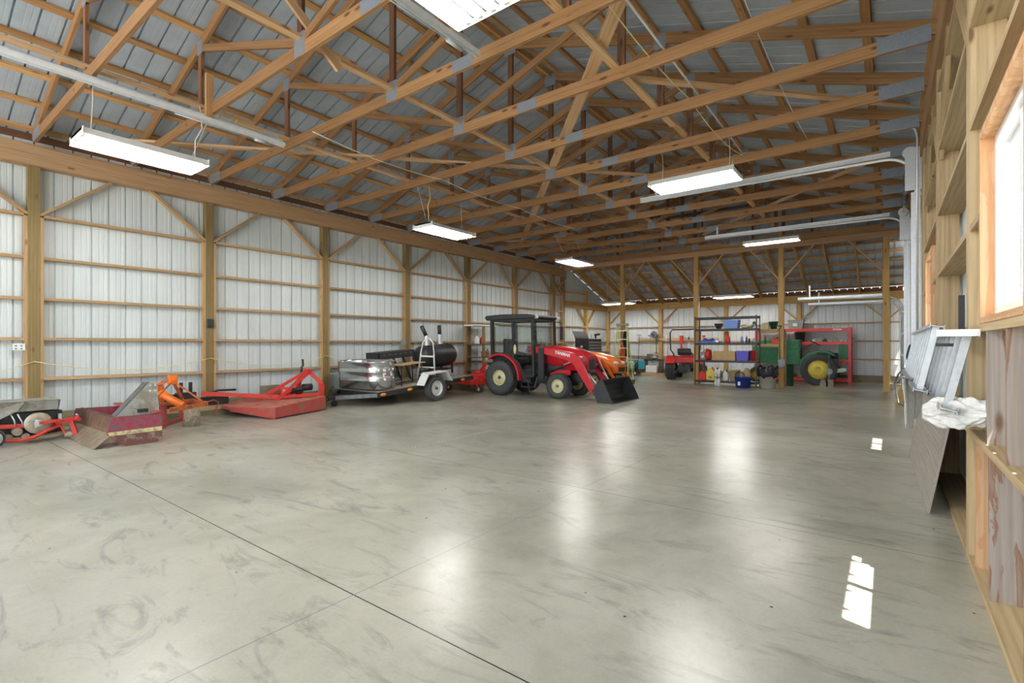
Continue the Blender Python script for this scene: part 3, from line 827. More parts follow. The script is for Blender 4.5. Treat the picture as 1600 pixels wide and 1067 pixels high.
cable('electric_cable', 'white cable strung over the left truss ends toward the trailer lamp', sag((-6.5, 3.9, 4.31), (-6.5, 6.5, 4.31), .07) + sag((-6.5, 6.5, 4.31), (-6.5, 8.9, 4.31), .05)[1:] + sag((-6.5, 8.9, 4.31), (-6.5, 11.3, 4.31), .05)[1:], .007, 'cord_white')
cable('lamp_cord', 'yellow cord hanging down to the lamp above the trailer', [(-7.2, 6.8, 4.45), (-7.22, 6.85, 4.2), (-7.18, 6.75, 4.0), (-7.2, 6.8, 3.7)], .008, 'cord_yellow')
cable('lamp_cord', 'pale cord looping down to the left low lamp', [(-7.2, 2.72, 4.42), (-7.23, 2.76, 4.15), (-7.18, 2.66, 3.95), (-7.2, 2.66, 3.66)], .008, 'cord_white')
cable('lamp_cord', 'yellow cord from the conduit to the crosswise lamp right of centre', [(-1.95, 8.9, 4.45), (-1.93, 8.4, 4.25), (-1.8, 7.7, 4.0), (-1.75, 7.4, 3.75)], .007, 'cord_yellow')
for k in range(4):
    a, b = Y0 + 2 * DY * (k - .5 if k == 0 else k - 0), Y0 + 2 * DY * (k + 1)
    if k == 0: a = .2; b = Y0
    else: a, b = Y0 + 2 * DY * (k - 1), Y0 + 2 * DY * k
    cable('sagging_cable', 'yellow cord sagging along the left wall, ' + ['behind the planter', 'behind the red box', 'behind the red mower deck', 'behind the stock tank'][k],
          sag((XL + .02, a, 1.04), (XL + .02, b, 1.04), .17), .006, 'cord_yellow', 'cord', 'cord pinned along the left wall')
# switch boxes
t = tag(MB().box(XL - .02, XL + .02, Y0 - .23, Y0 - .10, 1.21, 1.31).build('outlet_box', 'paper'), 'white four-socket outlet box on the leftmost wall post', 'outlet')
m = MB()
for y in (Y0 - .20, Y0 - .14):
    for z in (1.235, 1.275): m.box(XL + .02, XL + .022, y - .012, y + .012, z - .008, z + .008)
m.build('socket', 'steel_dark', t)
tag(MB().box(XL, XL + .05, Y0 + 2 * DY - .05, Y0 + 2 * DY + .05, 1.62, 1.78).build('switch_box', 'black_plastic'), 'black switch box on the second wall post', 'switch')
tag(MB().box(XL, XL + .05, Y0 + 6 * DY - .25, Y0 + 6 * DY - .10, 1.28, 1.42).build('junction_box', 'grey_plastic'), 'grey junction box on the wall post behind the smoker', 'switch')

# ================================================================ RIGHT WALL THINGS
pl = MB()
pl.prism([(0, 0), (2.62, 0), (2.62, .80), (0, .80)], (.235, 4.95, .003), (-.015, 1, 0), Vector((.135, 0, .78)).normalized(), Vector((.016, 0, -.003)))
tag(pl.build('plywood_sheet', 'plywood', bevel=.002), 'weathered plywood sheet leaning against the right wall under the rag', 'board')

ld_ = thing('extension_ladder', 'aluminium extension ladder hung sideways along the right wall', 'ladder', (0, 3.45, .95))
def ladder_sec(nm, x_b, x_t, zb, zt2, y0, y1, par):
    m = MB()
    d = Vector((x_t - x_b, 0, zt2 - zb)); n = d.normalized(); s_ = Vector((n.z, 0, -n.x))
    for P in (Vector((x_b, 0, zb)), Vector((x_t, 0, zt2))):
        for off in (-.038, .034):
            m._box(P + Vector((0, y0, 0)) + s_ * off - n * .014, (0, y1 - y0, 0), n * .028, s_ * .004)
        m._box(P + Vector((0, y0, 0)) - s_ * .038 - n * .002, (0, y1 - y0, 0), n * .004, s_ * .076)
    r = m.build(nm, 'aluminium', par)
    k = 0; y = y0 + .12
    while y < y1:
        q = MB(); c0 = Vector((x_b, y, zb)); q._box(c0 - s_ * .018 + n * .002 + Vector((0, -.016, 0)), d - n * .004, (0, .032, 0), s_ * .036)
        q.build('rung', 'aluminium', r); y += .305
    return r
ladder_sec('fly_section', .25, .335, 0, .40, 0, 3.55, ld_)
ladder_sec('base_section', .165, .25, .04, .46, .75, 3.95, ld_)
m = MB(); m.box(.20, .37, -.012, .0, .385, .42); m.build('end_cap', 'white_paint', ld_)
hk = MB(); hk.box(XR - .03, XR - .002, 4.16, 4.20, 1.30, 1.60); hk.box(XR - .14, XR - .002, 4.16, 4.20, 1.28, 1.30)
tag(hk.build('ladder_hook', 'black_metal'), 'black steel bracket on the wall post holding the ladder', 'hook')

def cloth(name, pts_fn, nu, nv, mat, lab, cat='cloth', thick=.004):
    m = MB(); base = len(m.v)
    for i in range(nu + 1):
        for j in range(nv + 1): m.v.append(tuple(pts_fn(i / nu, j / nv)))
    for i in range(nu):
        for j in range(nv):
            a = base + i * (nv + 1) + j
            m.f.append((a, a + 1, a + nv + 2, a + nv + 1)); m.sm.append(True); m.uv.append([(0, 0)] * 4)
    o = m.build(name, mat, solid=thick)
    if lab: tag(o, lab, cat)
    return o
def bundle(u, v):
    # twisted bundle, long axis toward the wall, thick at the room end
    a = 2 * PI * v
    r = .088 * (math.sin(PI * min(1, u * 1.05 + .03)) ** .45) * (1 - .58 * max(0, u - .4))
    fold = 1 + .20 * math.sin(4 * a + 9 * u + 1) + .13 * math.sin(8 * a - 15 * u) + .08 * math.sin(13 * a + 23 * u) + .05 * math.sin(22 * a - 31 * u)
    x = .155 + .34 * u
    return (x, 3.72 - .30 * u + math.cos(a) * r * fold * 1.0, .905 + .045 * u + math.sin(a) * r * fold * .86)
cloth('rag', bundle, 60, 90, 'cloth_white', 'crumpled white rag knotted around the near lower end of the ladder', 'rag')
def drape(u, v):
    w_ = .16 + .10 * (1 - v)
    fold = .025 * math.sin(13 * u + 2 * v) + .012 * math.sin(29 * u - 3 * v)
    return (.10 + w_ * (u - .5) * .5 + fold * .6 + .05, 5.2 + .5 * (u - .5) * w_ * 2 + fold, 1.02 - .42 * v * (1 - .45 * abs(u - .35)))
cloth('rag', drape, 26, 20, 'cloth_white', 'grey-white rag draped over the lower rail, behind the knotted one', 'rag')
cable('air_hose', 'dark hose looped on the right wall beside the door track', [(.40, 7.9, .80), (.30, 7.9, .92), (.16, 7.92, 1.0), (.10, 8.0, .92), (.06, 8.05, .8), (.10, 8.0, .55), (.2, 7.9, .50), (.24, 7.8, .7), (.22, 7.7, .88), (.14, 7.6, .9), (.08, 7.7, .82)], .011, 'steel_dark', 'hose', n=8)
m = MB(); m.blob((.25, 9.20, 1.12), (.045, .05, .16), jit=.15, seed=3); m.tube([(.25, 9.2, 1.25), (.28, 9.24, 1.33), (.31, 9.29, 1.36)], .006); tag(m.build('work_glove', 'dark_cloth'), 'black glove hanging near the tall door track', 'glove')
m = MB(); m.prism([(0, 0), (.34, 0), (.26, .22), (.12, .42), (.02, .3)], (.10, 13.5, .0), (.5, .4, 0), (0, 0, 1), (.05, -.09, 0)); tag(m.build('straw_broom', 'straw', bevel=.01), 'yellow straw broom head on the floor beyond the tall door tracks', 'broom')
# ================================================================ WHEELS
def wheel(par, c, r, w_, rr, rim_mat, side=-1, lugs=0, name='wheel', bolts=6, dish=.04):
    """axis along local y; side = outer side"""
    x, y, z = c
    t = MB()
    h = w_ / 2; b = r - rr
    prof = [(rr, -h * .72), (rr + b * .45, -h), (rr + b * .82, -h * .97), (r - .012, -h * .74), (r, -h * .4), (r, h * .4), (r - .012, h * .74), (rr + b * .82, h * .97), (rr + b * .45, h), (rr, h * .72)]
    R = MB(); o = side
    R.lathe([(rr, -h * .72), (rr + .012, -h * .66), (rr - .012, -h * .5), (rr - .02, h * .5), (rr + .012, h * .66), (rr, h * .72)], (x, y, z), (0, 1, 0), n=32, caps=False)
    yc = y + o * (h * .72 - dish)
    R.lathe([(0.001, 0), (rr * .28, 0), (rr * .30, .02), (rr * .42, .022), (rr * .62, -.012), (rr * .96, -.02), (rr * .97, -.05), (.001, -.05)], (x, yc, z), (0, o, 0), n=32)
    for k in range(bolts):
        a = 2 * PI * k / bolts
        p = Vector((x + math.cos(a) * rr * .5, yc, z + math.sin(a) * rr * .5))
        R.cyl(p, p + Vector((0, o * .03, 0)), rr * .06, n=6)
    rim = R.build(name, rim_mat, par)
    t.lathe(prof, (x, y, z), (0, 1, 0), n=40, caps=False)
    if lugs:
        rows = 4
        for k in range(lugs):
            for q in range(rows):
                a = 2 * PI * (k + (q % 2) * .5) / lugs
                yy = y - h * .85 + (q + .5) * (h * 1.7 / rows)
                d = Vector((math.cos(a), 0, math.sin(a))); tg = Vector((-math.sin(a), 0, math.cos(a)))
                L = 2 * PI * r / lugs * .62; W = h * 1.7 / rows * .72
                t._box(Vector((x, yy, z)) + d * (r - .004) - tg * L / 2 - Vector((0, W / 2, 0)), tg * L, (0, W, 0), d * .016)
    t.build('tire', 'rubber', rim)
    m = MB(); m.cyl((x, yc + o * .0, z), (x, yc + o * .045, z), rr * .17, n=12); m.build('hub_cap', 'steel_dark', rim)
    return rim
def text(body, size, mat, par, loc, rot, name='lettering', ext=.002, shear=0.0, bold=True):
    cu = bpy.data.curves.new(name, 'FONT'); cu.body = body; cu.size = size; cu.extrude = ext; cu.shear = shear
    cu.align_x = 'LEFT'; cu.offset = .004 if bold else 0
    o = bpy.data.objects.new(name, cu); C.objects.link(o)
    dg = bpy.context.evaluated_depsgraph_get()
    me = bpy.data.meshes.new_from_object(o.evaluated_get(dg)); me.materials.clear(); me.materials.append(M[mat])
    bpy.data.objects.remove(o)
    r = bpy.data.objects.new(name, me); C.objects.link(r); r.parent = par; r.location = loc; r.rotation_euler = rot
    return r

# ================================================================ LEFT WALL IMPLEMENTS
# ---- planter at the far left
t = thing('row_planter', 'red and grey row planter with a steel disc, leftmost on the floor', 'planter', (-8.95, 1.25, 0))
# local y runs along the wall (to the right in the photo), local x away from the wall
m = MB(); L0, L1 = -.95, .40
m._box((-.02, L0, .42), (0, L1 - L0, 0), (-.32, 0, .0), (.03, 0, .14)); m.box(-.36, .04, L0, L1, .555, .565)
m.build('hopper', 'grey_rust', t, bevel=.004)
m = MB(); m.prism([(0, 0), (.02, .13), (.05, .13), (.045, .0)], (-.3, L1, .42), (0, 1, 0), (0, 0, 1), (.34, 0, 0)); m.build('hopper_end', 'galvanised', t)
m = MB(); m.prism([(0, .0), (.62, .22), (.55, .10), (.30, -.04), (0, -.12)], (.03, -.55, .34), (0, 1, 0), (0, 0, 1), (.006, 0, 0)); m.build('side_shield', 'grey_rust', t)
m = MB(); m.lathe([(.001, 0), (.055, .0), (.06, .012), (.135, .014), (.138, .02), (.135, .026), (.06, .03), (.001, .03)], (.04, .19, .265), (1, 0, 0), n=40); m.build('drive_disc', 'steel_disc', t)
m = MB(); m.cyl((.06, .19, .265), (.10, .19, .265), .042, n=18); m.cyl((.10, .19, .265), (.12, .19, .265), .02, n=12)
for k in range(3):
    a = k * 2.1; m.bar((.08, .19, .265), (.08, .19 + .06 * math.cos(a), .265 + .06 * math.sin(a)), .02, .02)
m.build('disc_hub', 'galvanised', t)
m = MB(); m.bar((.11, .19, .27), (.11, .40, .285), .03, .035); m.build('disc_arm', 'planter_red', t)
m = MB()
m.tube([(.07, -.22, .12), (.07, -.10, .07), (.07, .05, .065), (.07, .16, .09), (.07, .28, .16), (.07, .40, .21)], .022, 8)
m.bar((.02, .36, .24), (.02, .60, .285), .05, .05); m.bar((.02, .52, .26), (.06, .585, .02), .03, .05)
m.bar((.03, .40, .24), (.05, .46, .09), .02, .02); m.bar((.0, .40, .22), (.0, -.9, .30), .04, .05)
m.build('frame', 'planter_red', t)
m = MB(); m.cyl((.02, .58, .29), (.10, .59, .27), .028, n=14); m.build('hitch_pin_boss', 'planter_red', t)
m = MB(); m.cyl((.0, .585, .315), (.0, .60, .33), .02); m.box(-.03, .02, .40, .43, .28, .36); m.build('bracket', 'galvanised', t)
m = MB(); m.cyl((-.02, .10, .06), (-.02, .52, .085), .04, n=14); m.cyl((-.02, .46, .08), (-.02, .60, .05), .05, n=14); m.build('drive_shaft', 'steel_disc', t)
m = MB(); m.cyl((-.1, .0, .17), (.02, .0, .17), .05, n=14); m.cyl((-.1, -.08, .1), (.0, -.08, .1), .045, n=14); m.cyl((-.1, .08, .1), (.02, .08, .1), .04, n=14); m.build('sprocket', 'steel_disc', t)
m = MB(); m.box(-.26, -.06, -.5, .45, .09, .40); m.build('seed_plate_box', 'black_metal', t)
m = MB(); m.tube([(.02, -.06, .40), (.03, -.03, .32), (.03, -.02, .24)], .008, 6); m.tube([(.02, .0, .40), (.03, .04, .30), (.03, .05, .24)], .008, 6); m.build('seed_tube', 'galvanised', t)
m = MB(); m.prism([(0, 0), (.16, .10), (.20, .24), (.10, .24), (0, .12)], (.04, -.38, .16), (0, 1, 0), (0, 0, 1), (.012, 0, 0)); m.build('wheel_arm', 'planter_red', t)
wheel(t, (.10, -.24, .125), .125, .08, .095, 'galvanised', 1, name='press_wheel')
t.children[-1].rotation_euler = (0, 0, 0)
# the planter's wheel turns on an axis across the wall
pw = [c for c in t.children if c.name.startswith('press_wheel')][0]
pw.matrix_parent_inverse = Matrix()
pw.rotation_euler = (0, 0, HP); pw.location = (.10 - .24, -.24 - .10, 0)

# ---- scraper box
t = thing('scraper_box', 'old red scraper box with yellow stripe and grey triangular plates', 'farm implement', (-8.6, 2.0, 0))
xn, xf = .85, -.80
m = MB(); m.prism([(-.12, .17), (.02, .03), (.06, .0), (.42, .0), (.47, .06), (.47, .355), (.42, .37), (-.08, .37)], (xn - .012, 0, 0), (0, 1, 0), (0, 0, 1), (.012, 0, 0)); m.build('side_plate', 'box_red', t)
m = MB(); m.prism([(-.12, .17), (.02, .03), (.42, .0), (.47, .06), (.47, .355), (-.08, .37)], (xf, 0, 0), (0, 1, 0), (0, 0, 1), (.012, 0, 0)); m.build('side_plate', 'box_red', t)
m = MB(); m.prism([(-.095, .15), (.47, .15), (.47, .205), (-.115, .195)], (xn + .001, 0, 0), (0, 1, 0), (0, 0, 1), (.003, 0, 0)); m.build('stripe', 'box_band', t)
m = MB(); m.prism([(-.09, .145), (.02, .03), (.06, .0), (.42, .0), (.47, .06), (.47, .145)], (xn + .0008, 0, 0), (0, 1, 0), (0, 0, 1), (.003, 0, 0)); m.build('scuffed_lower_panel', 'box_low', t)
m = MB(); m._box((xf, -.07, .16), (xn - xf - .012, 0, 0), (0, .03, .205), (0, .008, 0)); m.build('moldboard', 'rust_steel', t)
m = MB(); m._box((xf, -.06, .165), (xn - xf - .012, 0, 0), (0, -.18, -.16), (0, .006, .012)); m.build('cutting_edge', 'worn_edge', t)
m = MB(); m.box(xf, xn - .012, .44, .455, .05, .40); m.box(xf, xn - .012, .36, .46, .38, .41); m.build('rear_plate', 'cutter_red', t)
m = MB(); m.box(xf, xn - .012, -.02, .0, .33, .375); m.build('top_rail', 'rust_steel', t)
for x, mt in ((xn - .10, 'grey_rust'), (xn - .26, 'steel_dark')):
    m = MB(); m.prism([(.0, .37), (.47, .37), (.44, .74), (.40, .785), (.34, .785), (.28, .70)], (x, 0, 0), (0, 1, 0), (0, 0, 1), (.012, 0, 0)); m.build('hitch_plate', mt, t)
m = MB(); m.prism([(.0, .37), (.28, .70), (.34, .785), (.33, .79), (-.01, .38)], (xn - .26, 0, 0), (0, 1, 0), (0, 0, 1), (.16, 0, 0)); m.build('sloping_sheet', 'steel_dark', t)  # shade of the wedge's sloping face is put into its dark colour
m = MB()
for y, z in ((.36, .75), (.42, .75), (.36, .68), (.42, .68)): m.cyl((xn - .09, y, z), (xn - .082, y, z), .014, n=10)
m.build('bolt', 'galvanised', t)
m = MB(); m.box(xn - .088, xn - .084, .22, .34, .40, .45); m.build('name_plate', 'black_metal', t)

# ---- orange implement on a log
t = thing('three_point_cultivator', 'rusty orange three-point implement propped on a wooden log', 'farm implement', (-9.24, 3.14, 0))
t.scale = (.88, .85, .80)
def W(px_pts): return px_pts
m = MB(); m.bar((.45, -.25, .36), (.30, .42, .40), .05, .08); m.bar((-.5, -.15, .36), (-.5, .5, .40), .05, .08); m.bar((-.5, .45, .40), (.30, .42, .40), .05, .08); m.build('frame', 'old_orange', t)
m = MB(); m.cyl((-.45, -.22, .70), (.10, .10, .36), .075, n=16); m.build('cylinder', 'orange_paint', t)
m = MB(); m.bar((.25, .40, .42), (-.30, .05, .86), .025, .025); m.bar((.2, -.45, .50), (-.30, .05, .86), .025, .025); m.bar((-.6, -.3, .66), (-.35, .0, .90), .05, .06); m.bar((-.5, .3, .42), (-.3, .06, .84), .04, .05); m.build('brace', 'old_orange', t)
m = MB(); m.box(-.38, -.24, -.02, .12, .80, .98); m.cyl((-.24, .05, .9), (-.2, .05, .9), .04); m.build('top_bracket', 'orange_paint', t, bevel=.012)
m = MB(); m.box(-.62, -.5, -.3, -.15, .5, .78); m.box(-.35, -.28, -.2, -.1, .4, .8); m.build('upright', 'old_orange', t)
m = MB(); m.tube([(.3, .42, .44), (.28, .56, .46), (.24, .66, .40), (.22, .62, .26), (.24, .58, .18), (.25, .62, .17)], .012, 8); m.build('spring_tine', 'cutter_red', t)
m = MB(); m.bar((.3, -.4, .04), (.1, .06, .10), .04, .08); m.bar((.1, .06, .08), (.1, .04, .38), .05, .05); m.build('foot', 'cutter_red', t)
m = MB(); m.box(-.5, -.44, -.1, 0, .0, .4); m.build('foot', 'cutter_red', t)
m = MB(); m.cyl((0, 0, 0), (.01, 0, .265), .115, .112, n=26)
tag(m.build('log', 'log_wood', bevel=.006), 'upright cut log standing on the floor under the orange implement', 'log').location = (-8.83, 3.22, 0)
# dark junk and planks behind
t = thing('plank_stack', 'low stack of planks and black bars against the wall behind the red mower deck', 'planks', (-10.0, 3.6, 0))
m = MB(); m.box(-.12, .12, -.6, .9, 0, .10); m.build('plank', 'old_skirt', t)
m = MB(); m.box(-.10, .08, -.8, .6, .10, .18); m.build('plank', 'pale_wood', t)
m = MB(); m.box(-.08, .06, -.7, .65, .18, .33); m.box(-.02, .02, -.15, -.1, .3, .62); m.box(-.02, .02, .0, .05, .3, .62); m.box(-.06, .06, -.2, .1, .33, .44); m.tube([(0, .3, .40), (0, .5, .44), (.0, .8, .43)], .02); m.tube([(.05, -.6, .36), (0, -.4, .40), (.0, -.2, .40)], .02); m.build('black_bar', 'black_metal', t)

# ---- red rotary mower deck
t = thing('rotary_mower', 'large red three-point rotary mower lying on the floor by the wall', 'mower', (-9.2, 4.9, 0))
# corner points (local) of the deck outline
out = [(.72, -.51), (.28, .74), (-.05, .86), (-.90, .60), (-.98, -.20), (-.55, -.85), (-.20, -.86)]
zt_ = [.20, .27, .28, .28, .26, .18, .17]
m = MB()
i0 = len(m.v)
tops = [Vector((x, y, z)) for (x, y), z in zip(out, zt_)]
cen = Vector((-.1, 0, .27))
for k in range(len(tops)):
    a, b = tops[k], tops[(k + 1) % len(tops)]
    m.quad([cen, a, b], [(0, 0)] * 3)
    m.quad([cen - Vector((0, 0, .012)), b - Vector((0, 0, .012)), a - Vector((0, 0, .012))], [(0, 0)] * 3)
m.build('deck', 'dusty_red', t)
m = MB()
for k in range(len(tops)):
    a, b = tops[k], tops[(k + 1) % len(tops)]
    la = .02 if k not in (0,) else .0; lb = .02
    a0 = Vector((a.x, a.y, .0 + .02)); b0 = Vector((b.x, b.y, .02))
    if k == 5 or k == 6 or k == 4: a0.z = a.z - .05; b0.z = b.z - .05
    if k == 6: a0.z = .10; b0.z = .0
    n_ = (b - a).cross(Vector((0, 0, 1))).normalized() * .01
    m.quad([a0, b0, b, a], [(0, 0)] * 4); m.quad([a0 - n_, a - n_, b - n_, b0 - n_], [(0, 0)] * 4)
m.build('skirt', 'cutter_red', t)
m = MB(); m.lathe([(.10, 0), (.085, .02), (.075, .10), (.08, .18), (.06, .20), (.001, .20)], (-.05, .08, .27), n=20); m.cyl((-.13, .1, .42), (.05, .1, .42), .055); m.build('gearbox', 'red_paint', t)
m = MB(); m.bar((-.62, -1.17, .42), (.05, -.02, .30), .06, .07); m.bar((.05, -.02, .30), (.22, .62, .32), .06, .05); m.bar((-.5, -.5, .3), (-.5, .7, .32), .05, .05); m.build('boom', 'planter_red', t)
m = MB(); m.bar((.10, .05, .30), (.02, .78, .80), .02, .06); m.bar((-.35, -.05, .30), (-.05, .72, .80), .02, .06); m.bar((-.5, .55, .34), (-.07, .74, .80), .05, .04); m.build('brace', 'planter_red', t)
m = MB(); m.bar((.0, .76, .82), (.12, .98, .56), .05, .07); m.bar((.12, .98, .56), (.12, .96, .28), .05, .10); m.bar((-.45, .80, .55), (-.45, .82, .28), .05, .10); m.bar((-.05, .76, .82), (-.45, .80, .55), .05, .07); m.build('hitch_frame', 'planter_red', t)
m = MB(); m.box(-.05, .05, .70, .80, .76, .86); m.build('hitch_block', 'red_paint', t, bevel=.01)
for o in t.children:
    if o.name.split('.')[0] in ('hitch_frame', 'hitch_block') or (o.name.startswith('brace')): o.location = (-.02, -.22, -.05)
m = MB(); m.cyl((-.3, .2, .36), (-.3, .62, .40), .05); m.cyl((-.3, .16, .36), (-.3, .24, .36), .08); m.cyl((-.35, .62, .42), (-.35, .80, .42), .07); m.build('drive_shaft', 'black_plastic', t)
m = MB(); m.box(-.85, -.55, -.02, .34, .28, .46); tag(m.build('timber_block', 'old_skirt'), 'dark timber block on top of the red mower deck', 'block').location = (-9.2, 4.9, .01)
m = MB(); m.tube([(-10.05, 5.75, .5), (-10.05, 5.78, .82), (-10.03, 5.80, .84), (-10.05, 5.8, .98)], .022); tag(m.build('hydraulic_cylinder', 'black_metal'), 'black cylinder standing against the wall behind the mower hitch', 'cylinder')

# ---- trailer
TX, TY = -9.20, 8.05
t = thing('utility_trailer', 'small flatbed utility trailer with a white wheel, nose down by the wall', 'trailer', (TX, TY, 0), rot=(math.radians(4.2), 0, 0))
hd = .40
m = MB(); m.box(-.75, -.70, -1.5, 1.5, hd - .10, hd); m.box(.70, .75, -1.5, 1.5, hd - .10, hd); m.box(-.70, .70, -1.5, -1.45, hd - .10, hd); m.box(-.70, .70, 1.45, 1.5, hd - .10, hd); m.build('frame', 'black_metal', t)
m = MB()
for k in range(7): m.box(-.70 + k * .2, -.505 + k * .2, -1.45, 1.45, hd - .015, hd + .012, 1)
m.build('deck_boards', 'deck_wood', t)
m = MB(); m.bar((.72, -1.48, hd - .05), (.05, -2.02, hd - .06), .05, .08); m.bar((-.72, -1.48, hd - .05), (-.05, -2.02, hd - .06), .05, .08); m.build('tongue', 'steel_dark', t)
m = MB(); m.box(-.05, .05, -2.18, -1.96, hd - .10, hd - .02); m.cyl((0, -2.18, hd - .07), (0, -2.25, hd - .09), .035); m.build('coupler', 'black_metal', t, bevel=.01)
m = MB(); m.cyl((-.12, -1.95, .34), (-.12, -1.95, .56), .03); m.cyl((-.12, -1.95, .18), (-.12, -1.95, .36), .022); m.cyl((-.16, -1.95, .20), (-.08, -1.95, .20), .06); m.build('jack', 'black_metal', t)
m = MB(); m.cyl((-.85, 0, .30), (.85, 0, .30), .025); m.box(.6, .66, -.3, .3, .32, .34); m.box(-.66, -.6, -.3, .3, .32, .34); m.build('axle', 'black_metal', t)
for s_ in (1, -1):
    e = thing('wheel_mount', None, None) if 0 else None
    o = wheel(t, (0, 0, 0), .295, .19, .175, 'white_paint', -1, bolts=8, name='wheel')
    o.rotation_euler = (0, 0, HP if s_ > 0 else -HP); o.location = (s_ * .90, 0, .30)
    m = MB()
    pr = [(-.46, .42), (-.30, .66), (-.26, .68), (.26, .68), (.30, .66), (.46, .42), (.44, .42), (.28, .65), (-.28, .65), (-.44, .42)]
    x0 = .79 if s_ > 0 else -1.03
    m.prism(pr, (x0, 0, 0), (0, 1, 0), (0, 0, 1), (.24, 0, 0)); m.build('fender', 'pale_wood' if 0 else 'white_paint', t)
for x, y in ((.752, -1.35), (.752, -.62), (.752, 1.1)):
    m = MB(); m.blob((x, y, hd - .05), (.012, .08, .032)); m.build('side_marker', 'lens_orange', t)
m = MB(); m.blob((.5, -1.56, hd - .05), (.07, .015, .03)); m.build('side_marker', 'lens_orange', t)

def zdeck(y): return hd + .014 + math.tan(math.radians(4.2)) * (y - TY)
# stock tank
t = thing('stock_tank', 'galvanised oval stock tank at the front of the trailer', 'tank', (-9.28, 6.88, zdeck(6.70) + .03), rot=(math.radians(3.2), 0, 0))
m = MB()
def oval(prof, n=48, a=.42, b=.35):
    i = len(m.v)
    for off, h in prof:
        for j in range(n):
            th = 2 * PI * j / n; cx_ = a if math.cos(th) > 0 else -a
            m.v.append((cx_ * 1.0 + (b + off) * math.cos(th), (b + off) * math.sin(th), h))
    for k in range(len(prof) - 1):
        for j in range(n):
            j2 = (j + 1) % n
            m.f.append((i + k * n + j, i + k * n + j2, i + (k + 1) * n + j2, i + (k + 1) * n + j)); m.sm.append(True); m.uv.append([(0, 0)] * 4)
    return i
pr = [(-.35 + .01, .012), (-.02, 0), (0, .02), (0, .17), (.012, .185), (.012, .20), (0, .215), (0, .36), (.012, .375), (.012, .39), (0, .405), (0, .56), (.015, .575), (.02, .59), (.01, .60), (-.01, .59), (-.015, .56), (-.02, .03), (-.34, .02)]
oval(pr); m.build('tank_shell', 'tank_steel', t)
m = MB(); m.box(.70, .765, -.13, .07, .27, .35); m.build('label_plate', 'paper', t); 
m = MB(); m.cyl((.76, -.08, .30), (.768, -.08, .30), .022); m.build('label_mark', 'bright_red', t)
# slotted black bench
t = thing('slotted_bench', 'black steel slotted bench standing on the trailer behind the tank', 'bench', (-9.66, 7.92, zdeck(7.92)), rot=(math.radians(4.2), 0, 0))
m = MB(); m.box(-.25, .22, -.55, .55, .71, .735); m.box(.20, .22, -.55, .55, .57, .71); m.box(-.25, -.23, -.55, .55, .57, .71); m.box(-.25, .22, -.55, -.53, .57, .71); m.box(-.25, .22, .53, .55, .57, .71); m.build('box_top', 'black_metal', t)
m = MB()
for k in range(6): m.box(.221, .224, -.42 + k * .16, -.34 + k * .16, .66, .68); 
m.build('slot_row', 'steel_dark', t)
m = MB(); m.bar((.18, -.5, .6), (.18, -.5, .0), .04, .04, (0, 1, 0)); m.bar((-.2, -.5, .6), (-.2, -.5, .0), .04, .04, (0, 1, 0)); m.bar((.18, .2, .6), (.18, .42, .0), .04, .04, (0, 1, 0)); m.bar((-.2, .2, .6), (-.2, .42, .0), .04, .04, (0, 1, 0)); m.build('leg', 'black_metal', t)
# small table
t = thing('folding_table', 'small table with tan top and thin black legs on the trailer', 'table', (-8.86, 7.70, zdeck(7.70)), rot=(math.radians(4.2), 0, 0))
m = MB(); m.box(-.20, .20, -.42, .40, .46, .48); m.build('table_top', 'pale_wood', t)
for x in (-.17, .17):
    for y in (-.32, .30):
        m = MB(); m.tube([(x, y, .0), (x, y + .01, .23), (x, y, .46)], .013, 8); m.build('leg', 'black_metal', t)
m = MB(); m.tube([(-.17, -.32, .10), (-.17, .30, .10)], .009); m.tube([(.17, -.32, .10), (.17, .30, .10)], .009); m.build('stretcher', 'black_metal', t)
# step ladder
t = thing('step_ladder', 'small white folding step ladder standing on the trailer', 'ladder', (-9.02, 8.42, zdeck(8.42) + .02), rot=(math.radians(3), math.radians(3), math.radians(46)))
m = MB(); m.tube([(-.22, -.16, 0), (-.16, -.03, .62), (-.12, .0, .88), (-.06, .01, .97), (0, .01, 1.0), (.06, .01, .97), (.12, .0, .88), (.16, -.03, .62), (.22, -.16, 0)], .013, 8); m.build('front_frame', 'white_paint', t)
m = MB(); m.tube([(-.20, .30, 0), (-.15, .02, .60)], .012); m.tube([(.20, .30, 0), (.15, .02, .60)], .012); m.tube([(-.19, .27, .08), (.19, .27, .08)], .01); m.build('rear_frame', 'white_paint', t)
m = MB(); m.box(-.18, .18, -.16, .02, .28, .30); m.box(-.16, .16, -.12, .06, .54, .57); m.build('tread', 'white_paint', t, bevel=.004)
# smoker
t = thing('barrel_smoker', 'black barrel smoker with two tall stacks at the back of the trailer', 'smoker', (-9.55, 9.28, zdeck(9.28)), rot=(math.radians(4.2), 0, 0))
rr = .30; zc = .50
prof = [(.001, -.66), (.12, -.65), (.22, -.60), (.28, -.52), (rr, -.42), (rr, .42), (.28, .52), (.22, .60), (.12, .65), (.001, .66)]
m = MB(); m.lathe(prof, (0, 0, zc), (0, 1, 0), n=36); m.build('barrel', 'black_metal', t)
for y, th in ((-.35, -.25), (.12, .0)):
    m = MB(); m.cyl((.08, y, zc + .22), (.08, y, zc + .52), .062, n=18); m.cyl((.08, y, zc + .52), (.08 , y + th * .6, zc + .80), .05, n=18); m.build('smoke_stack', 'black_metal', t)
    m = MB(); m.cyl((.08, y, zc + .30), (.08, y, zc + .56), .066, n=18, caps=False); m.build('stack_collar', 'galvanised', t)
m = MB(); m.lathe([(.06, 0), (.055, .03), (.001, .035)], (.05, .38, zc + .28), n=16); m.build('lid_boss', 'black_metal', t)
m = MB()
